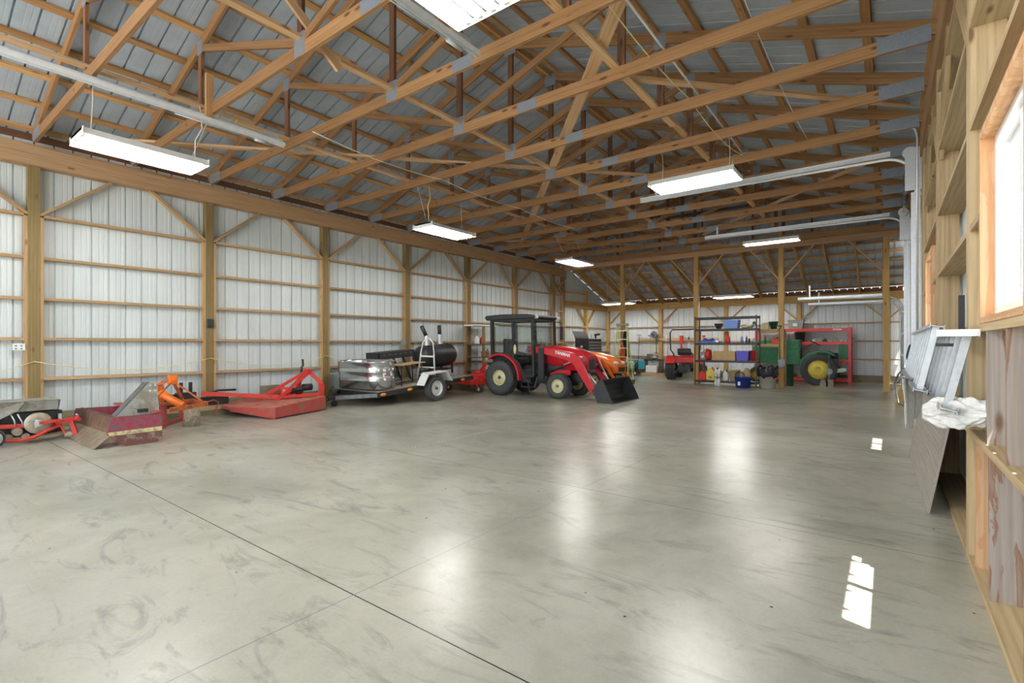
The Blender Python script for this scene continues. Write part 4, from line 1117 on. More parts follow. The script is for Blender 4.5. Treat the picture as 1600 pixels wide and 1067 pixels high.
for x in (-.2, .2):
    for y in (-.40, .40): m.box(x - .02, x + .02, y - .02, y + .02, 0, .27)
m.box(-.22, .22, -.42, .42, .12, .15); m.build('stand', 'black_metal', t)
# shelf beside the post behind the tractor
t = thing('wooden_rack', 'narrow wooden rack with red cans against the wall behind the tractor', 'rack', (-10.0, 11.6, 0))
m = MB(); m.box(-.22, -.16, -.45, -.40, 0, 1.86); m.box(.16, .22, -.12, -.04, 0, 1.86); m.box(.16, .22, .40, .45, 0, 1.86); m.build('upright', 'post_wood', t)
m = MB(); m.box(-.24, .26, -.5, .5, 1.86, 1.90); m.build('top_board', 'paper', t)
m = MB()
for z in (.5, .9, 1.3): m.box(-.22, .22, -.45, .45, z, z + .02)
m.build('shelf', 'steel_dark', t)
for k, (y, z, mt, lab) in enumerate(((.05, 1.32, 'red_plastic', 'red can on the upper shelf of the wooden rack'), (.12, .92, 'bright_red', 'red can on the middle shelf of the wooden rack'), (-.2, 1.32, 'paper', 'white jug on the upper shelf of the wooden rack'), (.3, .92, 'grey_plastic', 'grey jar on the middle shelf of the wooden rack'))):
    m = MB(); m.lathe([(.001, 0), (.07, 0), (.075, .02), (.075, .17), (.04, .2), (.03, .24), (.001, .24)], (0, 0, 0), n=16)
    tag(m.build('can', mt), lab, 'can').location = (-9.98, 11.6 + y, z)

# ---- red finishing mower hitched behind the tractor
t = thing('finishing_mower', 'red finishing mower hitched behind the red tractor', 'mower', (-9.35, 10.75, 0))
m = MB(); m.prism([(-.55, -.65), (.35, -.72), (.5, -.4), (.5, .4), (.35, .72), (-.55, .65), (-.75, 0)], (0, 0, .20), (1, 0, 0), (0, 1, 0), (0, 0, .14)); m.build('deck', 'bright_red', t, bevel=.02)
m = MB(); m.box(-.2, .3, -.35, .35, .34, .46); m.cyl((0, 0, .46), (0, 0, .56), .12); m.build('gearbox', 'bright_red', t, bevel=.02)
m = MB(); m.bar((-.7, -.3, .34), (-.15, -.25, .42), .04, .05); m.bar((-.15, -.25, .42), (.55, -.3, .36), .04, .05); m.bar((-.1, .0, .4), (.35, -.1, .78), .04, .05); m.bar((.35, -.1, .78), (.5, -.35, .34), .04, .06); m.bar((.35, .1, .78), (.5, .35, .34), .04, .06); m.build('a_frame', 'red_paint', t)
m = MB(); m.bar((.35, 0, .76), (1.0, 0, .82), .03, .04); m.build('top_link', 'black_metal', t)
for x, y in ((-.6, -.6), (.55, -.62), (-.6, .6), (.55, .62)):
    o = wheel(t, (x, y, .10), .10, .07, .05, 'cream_paint', -1, bolts=0, name='gauge_wheel', dish=.01)
    m = MB(); m.bar((x, y - .06, .10), (x, y - .06, .36), .02, .03); m.bar((x, y - .06, .34), (x * .7, y * .9, .36), .04, .04); m.build('caster_arm', 'bright_red', t)
# ================================================================ RED CAB TRACTOR
t = thing('cab_tractor', 'red compact tractor with black cab and front loader bucket', 'tractor', (-7.1, 10.65, 0), math.radians(1.5))
for y, sd_ in ((-.56, -1), (.56, 1)):
    wheel(t, (-.88, y, .45), .437, .31, .20, 'cream_paint', sd_, lugs=42, name='rear_wheel', dish=.03)
    wheel(t, (.79, y * .88, .305), .30, .22, .165, 'cream_paint', sd_, lugs=38, name='front_wheel', dish=.02)
# chassis
m = MB(); m.box(-1.1, .3, -.22, .22, .32, .62); m.box(.3, 1.25, -.14, .14, .38, .62); m.cyl((-.88, -.45, .45), (-.88, .45, .45), .09); m.cyl((.79, -.42, .305), (.79, .42, .305), .05)
m.box(-.45, -.05, -.46, -.25, .34, .52); m.box(-.45, -.05, .25, .46, .34, .52); m.build('chassis', 'black_metal', t, bevel=.01)
m = MB(); m.bar((-.30, -.50, .24), (.10, -.50, .24), .12, .02); m.bar((-.30, -.50, .24), (-.36, -.48, .5), .05, .02); m.bar((.10, -.50, .24), (.16, -.48, .5), .05, .02); m.build('step', 'black_metal', t)
m = MB(); m.tube([(-.06, -.48, .5), (-.08, -.52, .3), (-.05, -.5, .12), (-.06, -.5, .05)], .018, 8); m.tube([(-.2, -.47, .55), (-.12, -.52, .38), (.02, -.5, .34)], .02); m.tube([(-.9, -.2, .6), (-1.25, -.3, .45), (-1.5, -.35, .36)], .025); m.tube([(-.9, .2, .6), (-1.25, .3, .45), (-1.5, .35, .36)], .025); m.build('hydraulic_lines', 'black_plastic', t)
# fenders
for s_ in (-1, 1):
    pts = []
    n_ = 12
    for k in range(n_ + 1):
        a = math.radians(128 - 132 * k / n_)
        pts.append((-.90 + .62 * math.cos(a) * (1.0), .45 + .62 * math.sin(a)))
    inner = [(-.90 + .575 * math.cos(math.radians(128 - 132 * k / n_)), .45 + .575 * math.sin(math.radians(128 - 132 * k / n_))) for k in range(n_, -1, -1)]
    m = MB(); m.prism(pts + inner, (0, s_ * .66 - (.0 if s_ < 0 else .20), 0), (1, 0, 0), (0, 0, 1), (0, .20, 0)); m.build('fender', 'red_paint', t, bevel=.006)
    m = MB(); m.prism(pts + [(-.3, .45), (-1.2, .7)], (0, s_ * .45, 0), (1, 0, 0), (0, 0, 1), (0, .01, 0)); m.build('inner_fender', 'black_plastic', t)
# cab frame
cf = MB()
for s_ in (-1, 1):
    y = s_ * .53
    cf.bar((.10, y, .52), (.04, y, 1.95), .05, .06, (1, 0, 0)); cf.bar((-.52, y, .98), (-.56, y, 1.95), .04, .05, (1, 0, 0)); cf.bar((-1.20, y, 1.02), (-1.22, y, 1.95), .07, .08, (1, 0, 0))
    cf.bar((.10, y, .52), (-.22, y, .50), .05, .05); cf.bar((-.22, y, .50), (-.34, y, .80), .05, .04); cf.bar((-.34, y, .80), (-.56, y, 1.0), .05, .04); cf.bar((-.56, y, 1.0), (-1.2, y, 1.09), .05, .06)
    cf.bar((.04, y, 1.92), (-1.22, y, 1.92), .05, .06)
for x, z in ((.04, 1.92), (-1.21, 1.92), (-1.2, 1.06), (.085, 1.15)): cf.bar((x, -.53, z), (x, .53, z), .05, .05)
cf.build('cab_frame', 'black_metal', t)
m = MB(); m.prism([(-1.42, 1.99), (-1.36, 1.93), (.06, 1.955), (.16, 1.97), (.14, 2.02), (-.1, 2.06), (-.9, 2.075), (-1.38, 2.05)], (0, -.60, 0), (1, 0, 0), (0, 0, 1), (0, 1.20, 0)); m.build('cab_roof', 'black_plastic', t, bevel=.02)
m = MB()
for s_ in (-1, 1):
    y = s_ * .53
    m.prism([(.07, .56), (.02, 1.90), (-.54, 1.90), (-.52, 1.02), (-.33, .83), (-.2, .54)], (0, y, 0), (1, 0, 0), (0, 0, 1), (0, .004, 0))
    m.prism([(-.58, 1.90), (-.57, 1.04), (-1.16, 1.12), (-1.18, 1.90)], (0, y, 0), (1, 0, 0), (0, 0, 1), (0, .004, 0))
m.prism([(-.5, 1.17), (.5, 1.17), (.5, 1.90), (-.5, 1.90)], (.06, 0, 0), (0, 1, 0), (-.04, 0, 1), (.004, 0, 0)); m.prism([(-.5, 1.09), (.5, 1.09), (.5, 1.90), (-.5, 1.90)], (-1.2, 0, 0), (0, 1, 0), (0, 0, 1), (.004, 0, 0))
m.build('cab_glass', 'glass', t)
m = MB(); m.box(-1.0, -.55, -.25, .25, .80, .95); m.box(-1.08, -.95, -.24, .24, .90, 1.45); m.build('seat', 'black_plastic', t, bevel=.03)
m = MB(); m.lathe([(.165, -.012), (.18, 0), (.165, .012), (.15, 0), (.165, -.012)], (-.33, 0, 1.20), (-.5, 0, .85), n=24); m.cyl((-.33, 0, 1.2), (-.1, 0, .85), .025); m.box(-.12, .06, -.3, .3, .85, 1.14); m.build('steering_wheel', 'black_plastic', t)
m = MB(); m.box(-.5, .08, -.5, .5, .54, .58); m.build('cab_floor', 'black_plastic', t)
m = MB(); m.blob((-.46, -.56, 1.18), (.045, .02, .12), jit=.1); m.build('glove', 'pale_yellow', t); t.children[-1]['label'] = 'pale yellow glove on the door handle'
for x, y in ((.13, -.5), (.17, .52), ):
    m = MB(); m.cyl((x - .04, y, 1.985), (x + .05, y, 1.985), .045, n=16); m.build('work_light', 'lens_white', t)
for s_ in (-1, 1):
    m = MB(); m.tube([(.06, s_ * .55, 1.9), (.18, s_ * .70, 1.86), (.18, s_ * .70, 1.78)], .01); m.box(.16, .19, s_ * .70 - .06, s_ * .70 + .06, 1.42, 1.78); m.build('mirror', 'black_plastic', t)
# hood
def loft(secs, name, mat, par, bevel=0, smooth=True):
    """secs: list of rings (same point count) -> skinned closed body"""
    m = MB(); n = len(secs[0])
    for s_ in secs: m.v += [tuple(p) for p in s_]
    for k in range(len(secs) - 1):
        for j in range(n):
            j2 = (j + 1) % n
            m.f.append((k * n + j, k * n + j2, (k + 1) * n + j2, (k + 1) * n + j)); m.sm.append(smooth); m.uv.append([(0, 0)] * 4)
    m.f.append(tuple(reversed(range(n)))); m.sm.append(False); m.uv.append([(0, 0)] * n)
    m.f.append(tuple((len(secs) - 1) * n + j for j in range(n))); m.sm.append(False); m.uv.append([(0, 0)] * n)
    return m.build(name, mat, par, bevel=bevel)
def hood_ring(x, w_, z0, z1, r=.35):
    return [(x, -w_, z0), (x, -w_, z0 + (z1 - z0) * .5), (x, -w_ * .97, z1 - (z1 - z0) * .22), (x, -w_ * .72, z1 - .02), (x, -w_ * .3, z1), (x, w_ * .3, z1), (x, w_ * .72, z1 - .02), (x, w_ * .97, z1 - (z1 - z0) * .22), (x, w_, z0 + (z1 - z0) * .5), (x, w_, z0)]
loft([hood_ring(-.0, .30, .88, 1.24), hood_ring(.45, .30, .80, 1.28), hood_ring(.95, .29, .68, 1.24), hood_ring(1.25, .27, .66, 1.15), hood_ring(1.42, .22, .68, 1.02)], 'hood', 'red_paint', t)
m = MB(); m.prism([(.1, 1.05), (1.3, .98), (1.34, 1.02), (.2, 1.10)], (0, -.302, 0), (1, 0, 0), (0, 0, 1), (0, .003, 0)); m.build('hood_trim', 'white_paint', t)
m = MB(); m.box(.12, .9, -.29, -.27, .64, .84); m.box(.12, .9, .27, .29, .64, .84); m.box(1.40, 1.43, -.15, .15, .70, .95); m.build('grille', 'black_plastic', t)
m = MB(); m.box(.45, 1.0, -.34, -.28, .56, .68); m.box(.45, 1.0, .28, .34, .56, .68); m.build('side_panel', 'red_paint', t)
# loader
for s_ in (-1, 1):
    y = s_ * .46
    m = MB(); m.prism([(.12, 1.24), (.62, 1.20), (1.16, 1.10), (1.34, .98), (1.76, .22), (1.62, .17), (1.16, .84), (1.02, .92), (.45, 1.05), (.12, 1.10)], (0, y - .03, 0), (1, 0, 0), (0, 0, 1), (0, .06, 0)); m.build('loader_arm', 'red_paint', t, bevel=.006)
    m = MB(); m.box(.20, .36, y - .05, y + .05, .45, 1.22); m.box(.14, .42, -abs(y) if s_ < 0 else .1, -.1 if s_ < 0 else abs(y), .42, .52); m.build('loader_post', 'black_metal', t)
    m = MB(); m.cyl((1.22, y + s_ * -.07, 1.02), (1.52, y + s_ * -.07, .62), .035); m.cyl((.42, y - s_ * .07, .62), (.85, y - s_ * .07, .80), .032); m.build('loader_cylinder', 'black_metal', t)
    m = MB(); m.cyl((1.52, y + s_ * -.07, .62), (1.80, y + s_ * -.07, .30), .018); m.build('piston_rod', 'galvanised', t)
    m = MB(); m.cyl((.85, y - s_ * .07, .80), (1.15, y - s_ * .07, .93), .016); m.build('piston_rod', 'galvanised', t)
    m = MB(); m.prism([(1.70, .14), (1.86, .10), (1.90, .42), (1.80, .44), (1.72, .30)], (0, y - .06, 0), (1, 0, 0), (0, 0, 1), (0, .12, 0)); m.cyl((1.70, y - .07, .24), (1.70, y + .07, .24), .03); m.build('quick_hitch', 'black_metal', t)
m = MB(); m.cyl((1.36, -.43, .80), (1.36, .43, .80), .04); m.build('loader_cross_tube', 'red_paint', t)
m = MB(); m.tube([(1.24, -.2, 1.0), (1.36, -.22, .9), (1.34, -.24, .72), (1.24, -.2, .66)], .02); m.tube([(1.24, .2, 1.0), (1.36, .22, .9), (1.34, .24, .72), (1.24, .2, .66)], .02); m.build('brush_guard', 'black_metal', t)
text('YANMAR', .105, 'white_paint', t, (.66, -.496, 1.085), (HP, math.radians(11), 0), shear=.15)
# bucket
b = MB(); w_ = .76
prof = [(2.02, .52), (1.94, .50), (1.88, .38), (1.86, .22), (1.88, .08), (1.94, .012), (2.04, .0), (2.30, .0)]
inn = [(2.30, .012), (2.05, .014), (1.955, .026), (1.897, .09), (1.877, .22), (1.897, .37), (1.95, .485), (2.02, .505)]
b.prism(prof + inn, (0, -w_, 0), (1, 0, 0), (0, 0, 1), (0, 2 * w_, 0))
bk = b.build('bucket', 'black_metal', t)
m = MB()
for s_ in (-1, 1):
    m = MB(); m.prism([(2.05, .52), (1.94, .50), (1.88, .38), (1.86, .22), (1.88, .08), (1.94, .0), (2.30, .0)], (0, s_ * w_ - .006, 0), (1, 0, 0), (0, 0, 1), (0, .012, 0)); m.build('bucket_side', 'black_metal', bk)
m = MB(); m.box(2.24, 2.34, -w_, w_, -.001, .008); m.build('cutting_edge', 'steel_dark', bk)

# ================================================================ ORANGE TRACTOR
t = thing('orange_tractor', 'orange compact tractor parked behind the loader bucket', 'tractor', (-7.3, 13.2, 0), math.radians(-8))
loft([hood_ring(.0, .30, .55, 1.10), hood_ring(.5, .30, .50, 1.07), hood_ring(.95, .29, .48, .98), hood_ring(1.2, .27, .48, .86), hood_ring(1.32, .22, .50, .74)], 'hood', 'orange_paint', t)
m = MB(); m.box(1.31, 1.335, -.14, .14, .54, .66); m.box(.3, 1.1, -.31, -.295, .52, .62); m.build('grille', 'black_plastic', t)
for s_ in (-1, 1):
    m = MB(); m.blob((1.24, s_ * .17, .78), (.07, .09, .05)); m.build('headlight', 'lens_white', t)
    wheel(t, (-.75, s_ * .50, .45), .44, .30, .22, 'pale_yellow', s_, lugs=30, name='rear_wheel')
    wheel(t, (.75, s_ * .45, .29), .29, .20, .15, 'pale_yellow', s_, name='front_wheel')
    m = MB(); m.prism([(-1.3, .55), (-1.2, .95), (-.75, 1.1), (-.3, .95), (-.2, .55), (-.25, .55), (-.35, .9), (-.75, 1.05), (-1.15, .9), (-1.25, .55)], (0, s_ * .5 - .14, 0), (1, 0, 0), (0, 0, 1), (0, .28, 0)); m.build('fender', 'orange_paint', t)
m = MB(); m.box(-1.1, 1.2, -.16, .16, .30, .52); m.cyl((-.75, -.4, .45), (-.75, .4, .45), .08); m.cyl((.75, -.4, .29), (.75, .4, .29), .05); m.build('chassis', 'black_metal', t)
m = MB(); m.box(-.95, -.5, -.22, .22, .80, .92); m.box(-1.02, -.9, -.22, .22, .88, 1.25); m.build('seat', 'black_plastic', t, bevel=.03)
m = MB(); m.lathe([(.15, -.012), (.165, 0), (.15, .012), (.138, 0), (.15, -.012)], (-.12, 0, 1.22), (-.5, 0, .85), n=20); m.cyl((-.12, 0, 1.22), (.05, 0, 1.0), .02); m.build('steering_wheel', 'black_plastic', t)
m = MB(); m.prism([(.0, .62), (1.0, .50), (1.25, .45), (1.25, .40), (.95, .44), (.0, .54)], (0, -.33, 0), (1, 0, 0), (0, 0, 1), (0, .03, 0)); m.box(1.25, 1.5, -.4, .4, .18, .30); m.box(1.4, 1.6, -.42, -.32, .25, .45); m.build('front_bumper', 'steel_dark', t)
m = MB(); m.bar((.9, -.36, .9), (1.3, -.36, .36), .05, .07); m.bar((.9, .36, .9), (1.3, .36, .36), .05, .07); m.build('mower_lift_arm', 'orange_paint', t)
# ================================================================ REAR OF THE HALL AND LEAN-TO
def item(name, build, mat, lab, cat, loc, rz=0, grp=None, bevel=0):
    m = MB(); build(m); o = m.build(name, mat, bevel=bevel); o.location = loc; o.rotation_euler = (0, 0, rz)
    return tag(o, lab, cat, grp)
def tote(name, w_, d, h, mat, lab, loc, lid=None, rz=0):
    t = thing(name, lab, 'storage bin', loc, rz)
    m = MB(); i = 0
    b = [(-w_ / 2 * .88, -d / 2 * .86), (w_ / 2 * .88, -d / 2 * .86), (w_ / 2 * .88, d / 2 * .86), (-w_ / 2 * .88, d / 2 * .86)]
    tp = [(x / .88, y / .86) for x, y in b]
    m.v += [(x, y, 0) for x, y in b] + [(x, y, h) for x, y in tp]
    for f in ((3, 2, 1, 0), (0, 1, 5, 4), (1, 2, 6, 5), (2, 3, 7, 6), (3, 0, 4, 7)): m.f.append(f); m.sm.append(False); m.uv.append([(0, 0)] * 4)
    m.build('tub', mat, t, solid=.006, bevel=.008)
    m = MB(); m.box(-w_ / 2 - .015, w_ / 2 + .015, -d / 2 - .015, d / 2 + .015, h - .035, h - .015); m.box(-w_ / 2, w_ / 2, -d / 2 - .02, -d / 2 - .008, h - .10, h - .035) if False else None
    m.build('rim', mat, t, bevel=.004)
    m = MB(); m.box(-w_ / 2, w_ / 2, -d / 2, d / 2, h - .015, h + .012); m.build('lid', lid or mat, t, bevel=.006)
    return t
def jug(name, w_, d, h, mat, lab, loc, cap='black_plastic', cat='jug', rz=0):
    t = thing(name, lab, cat, loc, rz)
    m = MB(); m.prism([(-w_ / 2, 0), (w_ / 2, 0), (w_ / 2, h * .62), (w_ * .2, h * .86), (-w_ * .05, h * .88), (-w_ / 2, h * .66)], (0, -d / 2, 0), (1, 0, 0), (0, 0, 1), (0, d, 0)); m.build('jug_body', mat, t, bevel=.015)
    m = MB(); m.tube([(-w_ * .36, 0, h * .68), (-w_ * .30, 0, h * .86), (0, 0, h * .93), (w_ * .12, 0, h * .86)], .012, 8); m.build('handle', mat, t)
    m = MB(); m.cyl((w_ * .1, 0, h * .84), (w_ * .14, 0, h), .022, n=12); m.build('cap', cap, t)
    return t
def bottle(r, h, mat, lab, loc, cat='bottle', cap='black_plastic', grp=None):
    t = thing('bottle', lab, cat, loc, 0, grp)
    m = MB(); m.lathe([(.001, 0), (r, 0), (r, h * .68), (r * .5, h * .80), (r * .34, h * .86), (.001, h * .86)], (0, 0, 0), n=16); m.build('bottle_body', mat, t)
    m = MB(); m.cyl((0, 0, h * .86), (0, 0, h), r * .36, n=12); m.build('cap', cap, t)
    return t

# ---- black steel shelving
SX, SY = -4.08, 16.62
sh = thing('shelving_unit', 'tall black steel shelving unit loaded with bins and cans', 'shelving', (SX, SY, 0))
hw, hd_ = .92, .24
for x in (-hw, hw):
    for y in (-hd_, hd_):
        m = MB(); m.box(x - .03 if x > 0 else x, x if x > 0 else x + .03, y - .0015, y + .0015, 0, 2.2, 2); m.box(x - .0015, x + .0015, y if y < 0 else y - .03, y + .03 if y < 0 else y, 0, 2.2, 2); m.build('upright', 'black_metal', sh)
SZ = [.16, .80, 1.35, 1.80, 2.17]
for z in SZ:
    m = MB()
    m.box(-hw, hw, -hd_, -hd_ + .02, z - .065, z); m.box(-hw, hw, hd_ - .02, hd_, z - .065, z); m.box(-hw, -hw + .02, -hd_ + .02, hd_ - .02, z - .065, z); m.box(hw - .02, hw, -hd_ + .02, hd_ - .02, z - .065, z)
    m.build('shelf_beam', 'black_metal', sh)
    MB().box(-hw + .02, hw - .02, -hd_ + .02, hd_ - .02, z - .02, z - .002).build('shelf_board', 'steel_dark', sh)
f = SY
tote('storage_bin', .42, .36, .26, 'light_blue', 'light blue storage bin on the upper shelf of the black shelving', (-3.92, f, SZ[3]))
item('funnel_tray', lambda m: m.lathe([(.06, 0), (.07, 0), (.17, .17), (.16, .17), (.055, .01)], (0, 0, 0), n=4, smooth=False), 'black_plastic', 'black tapered tray on the upper shelf beside the light blue bin', 'tray', (-4.32, f, SZ[3]), .78)
item('tan_pouch', lambda m: m.blob((0, 0, .055), (.13, .09, .055), jit=.1, seed=2), 'pale_yellow', 'tan pouch on the upper shelf right of the light blue bin', 'pouch', (-3.50, f - .08, SZ[3]))
item('wire_bundle', lambda m: [m.tube([(.10 * math.cos(a * 1.7 + k), .07 * math.sin(a * 1.3 + k), .07 + .06 * math.sin(a + k * 2)) for a in [q * .5 for q in range(14)]], .008, 5) for k in range(5)], 'cord_white', 'tangle of pale wire on the upper shelf behind the tan pouch', 'wire', (-3.46, f + .08, SZ[3]))
item('green_clamp', lambda m: (m.tube([(-.08, 0, 0), (0, 0, .2), (.08, 0, 0)], .012), m.cyl((0, -.03, .16), (0, .03, .16), .05)), 'green_plastic', 'dark green clamp at the right end of the upper shelf', 'clamp', (-3.28, f, SZ[3]))
def tarp(u, v):
    return ((u - .5) * .66, (v - .5) * .34, .03 + .10 * math.sin(PI * u) ** .6 * math.sin(PI * v) ** .6 * (1 + .35 * math.sin(17 * u + 5 * v)) + .03 * math.sin(23 * v + 8 * u) * math.sin(PI * u) * math.sin(PI * v) - .025)
o = cloth('tarp', tarp, 26, 14, 'blue_plastic', 'crumpled blue tarp on the left of the third shelf', 'tarp'); o.location = (-4.62, f, SZ[2] + .012)
item('red_canister', lambda m: m.lathe([(.001, 0), (.07, 0), (.075, .08), (.05, .16), (.055, .20), (.001, .20)], (0, 0, 0), n=16), 'red_plastic', 'short red canister on the third shelf next to the tarp', 'canister', (-4.02, f - .08, SZ[2]))
item('orange_canister', lambda m: m.cyl((0, 0, 0), (0, 0, .36), .07, .06), 'orange_plastic', 'tall orange canister behind the red one on the third shelf', 'canister', (-4.10, f + .1, SZ[2]))
bottle(.035, .24, 'light_blue', 'pale blue spray bottle on the third shelf', (-3.62, f - .05, SZ[2]), cap='paper')
bottle(.03, .22, 'steel_dark', 'dark bottle on the third shelf right of the spray bottle', (-3.50, f, SZ[2]))
bottle(.03, .17, 'black_plastic', 'short black bottle on the third shelf near its right end', (-3.41, f - .06, SZ[2]), cap='paper')
item('cloth_wad', lambda m: m.blob((0, 0, .07), (.08, .08, .07), jit=.2, seed=8), 'bin_grey', 'grey wad of cloth at the right end of the third shelf', 'cloth', (-3.28, f, SZ[2]))
t = thing('heater', 'red and grey round-faced heater on the second shelf', 'heater', (-4.70, f, SZ[1]))
m = MB(); m.box(-.16, .02, -.13, .13, 0, .26); m.build('casing', 'grey_plastic', t, bevel=.03)
m = MB(); m.cyl((.0, 0, .17), (.13, 0, .17), .17, n=20); m.build('tank', 'red_plastic', t)
m = MB(); m.box(-.12, -.04, -.135, -.13, .08, .16); m.build('badge', 'lens_white', t)
m = MB(); m.tube([(-.1, 0, .26), (-.06, 0, .33), (.05, 0, .36), (.1, 0, .32)], .012); m.build('handle', 'red_plastic', t)
item('cardboard_box', lambda m: (m.box(-.33, .33, -.19, .19, 0, .29), m.box(-.33, .33, -.194, -.19, .135, .15)), 'cardboard', 'long cardboard box on the second shelf', 'box', (-4.12, f, SZ[1]), bevel=.004)
tote('storage_bin', .36, .34, .29, 'violet_plastic', 'violet-blue storage bin on the second shelf next to the cardboard box', (-3.59, f, SZ[1]))
item('red_bucket', lambda m: m.lathe([(.09, 0), (.10, .30), (.105, .30), (.105, .32), (.09, .32), (.085, .02), (.001, .02)], (0, 0, 0), n=20), 'bright_red', 'red bucket at the right end of the second shelf', 'bucket', (-3.29, f, SZ[1]))
jug('fuel_can', .24, .20, .32, 'red_plastic', 'small red fuel can at the left end of the bottom shelf', (-4.80, f - .06, SZ[0]))
jug('fuel_can', .27, .22, .42, 'yellow_paint', 'yellow fuel can on the bottom shelf with a dark label', (-4.53, f - .06, SZ[0]), cap='red_plastic')
item('label_panel', lambda m: m.box(-.05, .05, -.003, 0, 0, .08), 'grey_plastic', None, None, (-4.53, f - .171, SZ[0] + .06))
lp = bpy.data.objects['label_panel']; lp.parent = [o for o in bpy.data.objects if o.name.startswith('fuel_can') and 'yellow' in o.get('label', '')][0]; lp.location = (0, -.111, .06)
jug('fuel_can', .22, .18, .40, 'grey_plastic', 'grey fuel can behind the yellow one on the bottom shelf', (-4.42, f + .13, SZ[0]))
jug('jug', .15, .15, .34, 'paper', 'white jug in the middle of the bottom shelf', (-4.09, f - .05, SZ[0]))
item('pail', lambda m: (m.lathe([(.13, 0), (.15, .34), (.155, .34), (.155, .36), (.001, .36)], (0, 0, 0), n=24)), 'pale_yellow', 'cream lidded pail on the bottom shelf', 'pail', (-3.83, f - .03, SZ[0]))
item('feed_sack', lambda m: m.blob((0, 0, .21), (.12, .11, .20), jit=.08, seed=5), 'cardboard', 'tan sack on the bottom shelf behind the blue tub', 'sack', (-3.50, f + .03, SZ[0] + .005))
item('hose_coil', lambda m: m.tube([(.13 * math.cos(a), .03 * math.sin(3 * a), .15 + .13 * math.sin(a)) for a in [k * .35 for k in range(19)]], .012), 'black_plastic', 'black hose coil leaning over the cream pail', 'hose', (-3.66, f - .20, SZ[0] + .02))
for k, (x, z, lab) in enumerate(((-4.31, 0, 'left lower bottle of the stack of four on the floor before the shelving'), (-4.22, 0, 'right lower bottle of the stack of four on the floor before the shelving'), (-4.31, .30, 'left upper bottle of the stack of four before the shelving'), (-4.22, .30, 'right upper bottle of the stack of four before the shelving'))):
    bottle(.042, .30, 'paper', lab, (x, SY - .36, z), cap='galvanised', grp='stacked bottles before the shelving')
t = thing('round_tub', 'navy blue plastic tub with a small white label, on the floor before the shelving', 'tub', (-3.50, SY - .50, 0))
m = MB(); m.lathe([(.19, 0), (.23, .30), (.25, .305), (.25, .325), (.215, .325), (.18, .02), (.001, .02)], (0, 0, 0), n=32, sy=.8); m.build('tub_body', 'navy_plastic', t)
m = MB(); m.box(-.10, -.03, -.176, -.168, .08, .19); m.build('tub_label', 'paper', t)

# ---- lined bin
t = thing('trash_bin', 'grey-beige bin lined with a shiny black bag beside the shelving', 'bin', (-2.87, 16.40, 0))
m = MB(); m.lathe([(.19, 0), (.20, .01), (.245, .50), (.25, .50), (.24, .52), (.001, .50)], (0, 0, 0), n=28); m.build('bin_body', 'bin_grey', t)
m = MB(); i0 = len(m.v); n_ = 44; hts = [(.245, .34), (.262, .36), (.275, .44), (.28, .52), (.285, .60), (.265, .645), (.20, .62), (.10, .55)]
rnd = random.Random(4)
for k, (r, z) in enumerate(hts):
    for j in range(n_):
        a = 2 * PI * j / n_; q = r * (1 + .05 * math.sin(9 * a + k) + .035 * math.sin(17 * a - 2 * k)); zz = z + (.035 * math.sin(5 * a + 1) + .02 * math.sin(11 * a) if k in (0, 4, 5) else 0)
        m.v.append((q * math.cos(a), q * math.sin(a), zz))
for k in range(len(hts) - 1):
    for j in range(n_):
        j2 = (j + 1) % n_; m.f.append((k * n_ + j, k * n_ + j2, (k + 1) * n_ + j2, (k + 1) * n_ + j)); m.sm.append(True); m.uv.append([(0, 0)] * 4)
m.build('liner_bag', 'bag_plastic', t, solid=.003)
item('tall_bin', lambda m: m.lathe([(.12, 0), (.14, .66), (.15, .66), (.15, .68), (.13, .68), (.11, .02), (.001, .02)], (0, 0, 0), n=24), 'green_plastic', 'tall dark green bin behind the post with the shovel', 'bin', (-2.50, 17.75, 0))
# ---- shovel hung on the post
t = thing('shovel', 'shovel hanging blade down against the post beside the lined bin', 'shovel', (-2.56, 16.86, 0))
m = MB(); m.cyl((-.06, 0, .85), (-.09, 0, 1.72), .016, n=10); m.build('shaft', 'post_wood', t)
m = MB(); m.tube([(-.16, 0, 1.86), (-.09, 0, 1.72), (-.02, 0, 1.86)], .013); m.tube([(-.17, 0, 1.86), (-.01, 0, 1.86)], .016); m.build('grip', 'black_plastic', t)
m = MB(); m.prism([(-.02, .58), (.02, .58), (.09, .66), (.10, .84), (.03, .90), (-.03, .90), (-.10, .84), (-.09, .66)], (-.02, -.03, 0), (1, 0, 0), (0, .06, 1), (0, .006, 0)); m.build('blade', 'steel_dark', t, bevel=.002)

# ---- wooden shelf behind the post and lidless bin
t = thing('wooden_shelf', 'plain wooden shelf of two boards between the black shelving and the post', 'shelf', (-2.92, 17.35, 0))
for z, h in ((1.78, .12), (1.32, .09)): MB().box(-.38, .36, -.2, .2, z - h, z).build('shelf_board', 'girt_wood', t)
for x in (-.38, .34):
    MB().box(x, x + .04, .12, .2, 0, 1.66).build('upright', 'girt_wood', t)
m = MB(); m.box(.27, .29, -.2, -.16, .0, .95); m.build('white_strip', 'white_paint', t)
item('cream_box', lambda m: (m.box(-.09, .09, -.1, .1, 0, .2), m.box(-.095, .095, -.105, .105, .16, .21)), 'pale_yellow', 'cream box on top of the wooden shelf', 'box', (-3.08, 17.3, 1.78), bevel=.01)
item('dark_pot', lambda m: m.lathe([(.08, 0), (.12, .2), (.15, .2), (.15, .24), (.11, .24), (.07, .02), (.001, .02)], (0, 0, 0), n=20), 'green_plastic', 'dark flower pot on top of the wooden shelf', 'pot', (-2.86, 17.3, 1.78))
jug('fuel_can', .26, .16, .20, 'red_plastic', 'low bright red can on the lower wooden shelf', (-2.78, 17.3, 1.32))
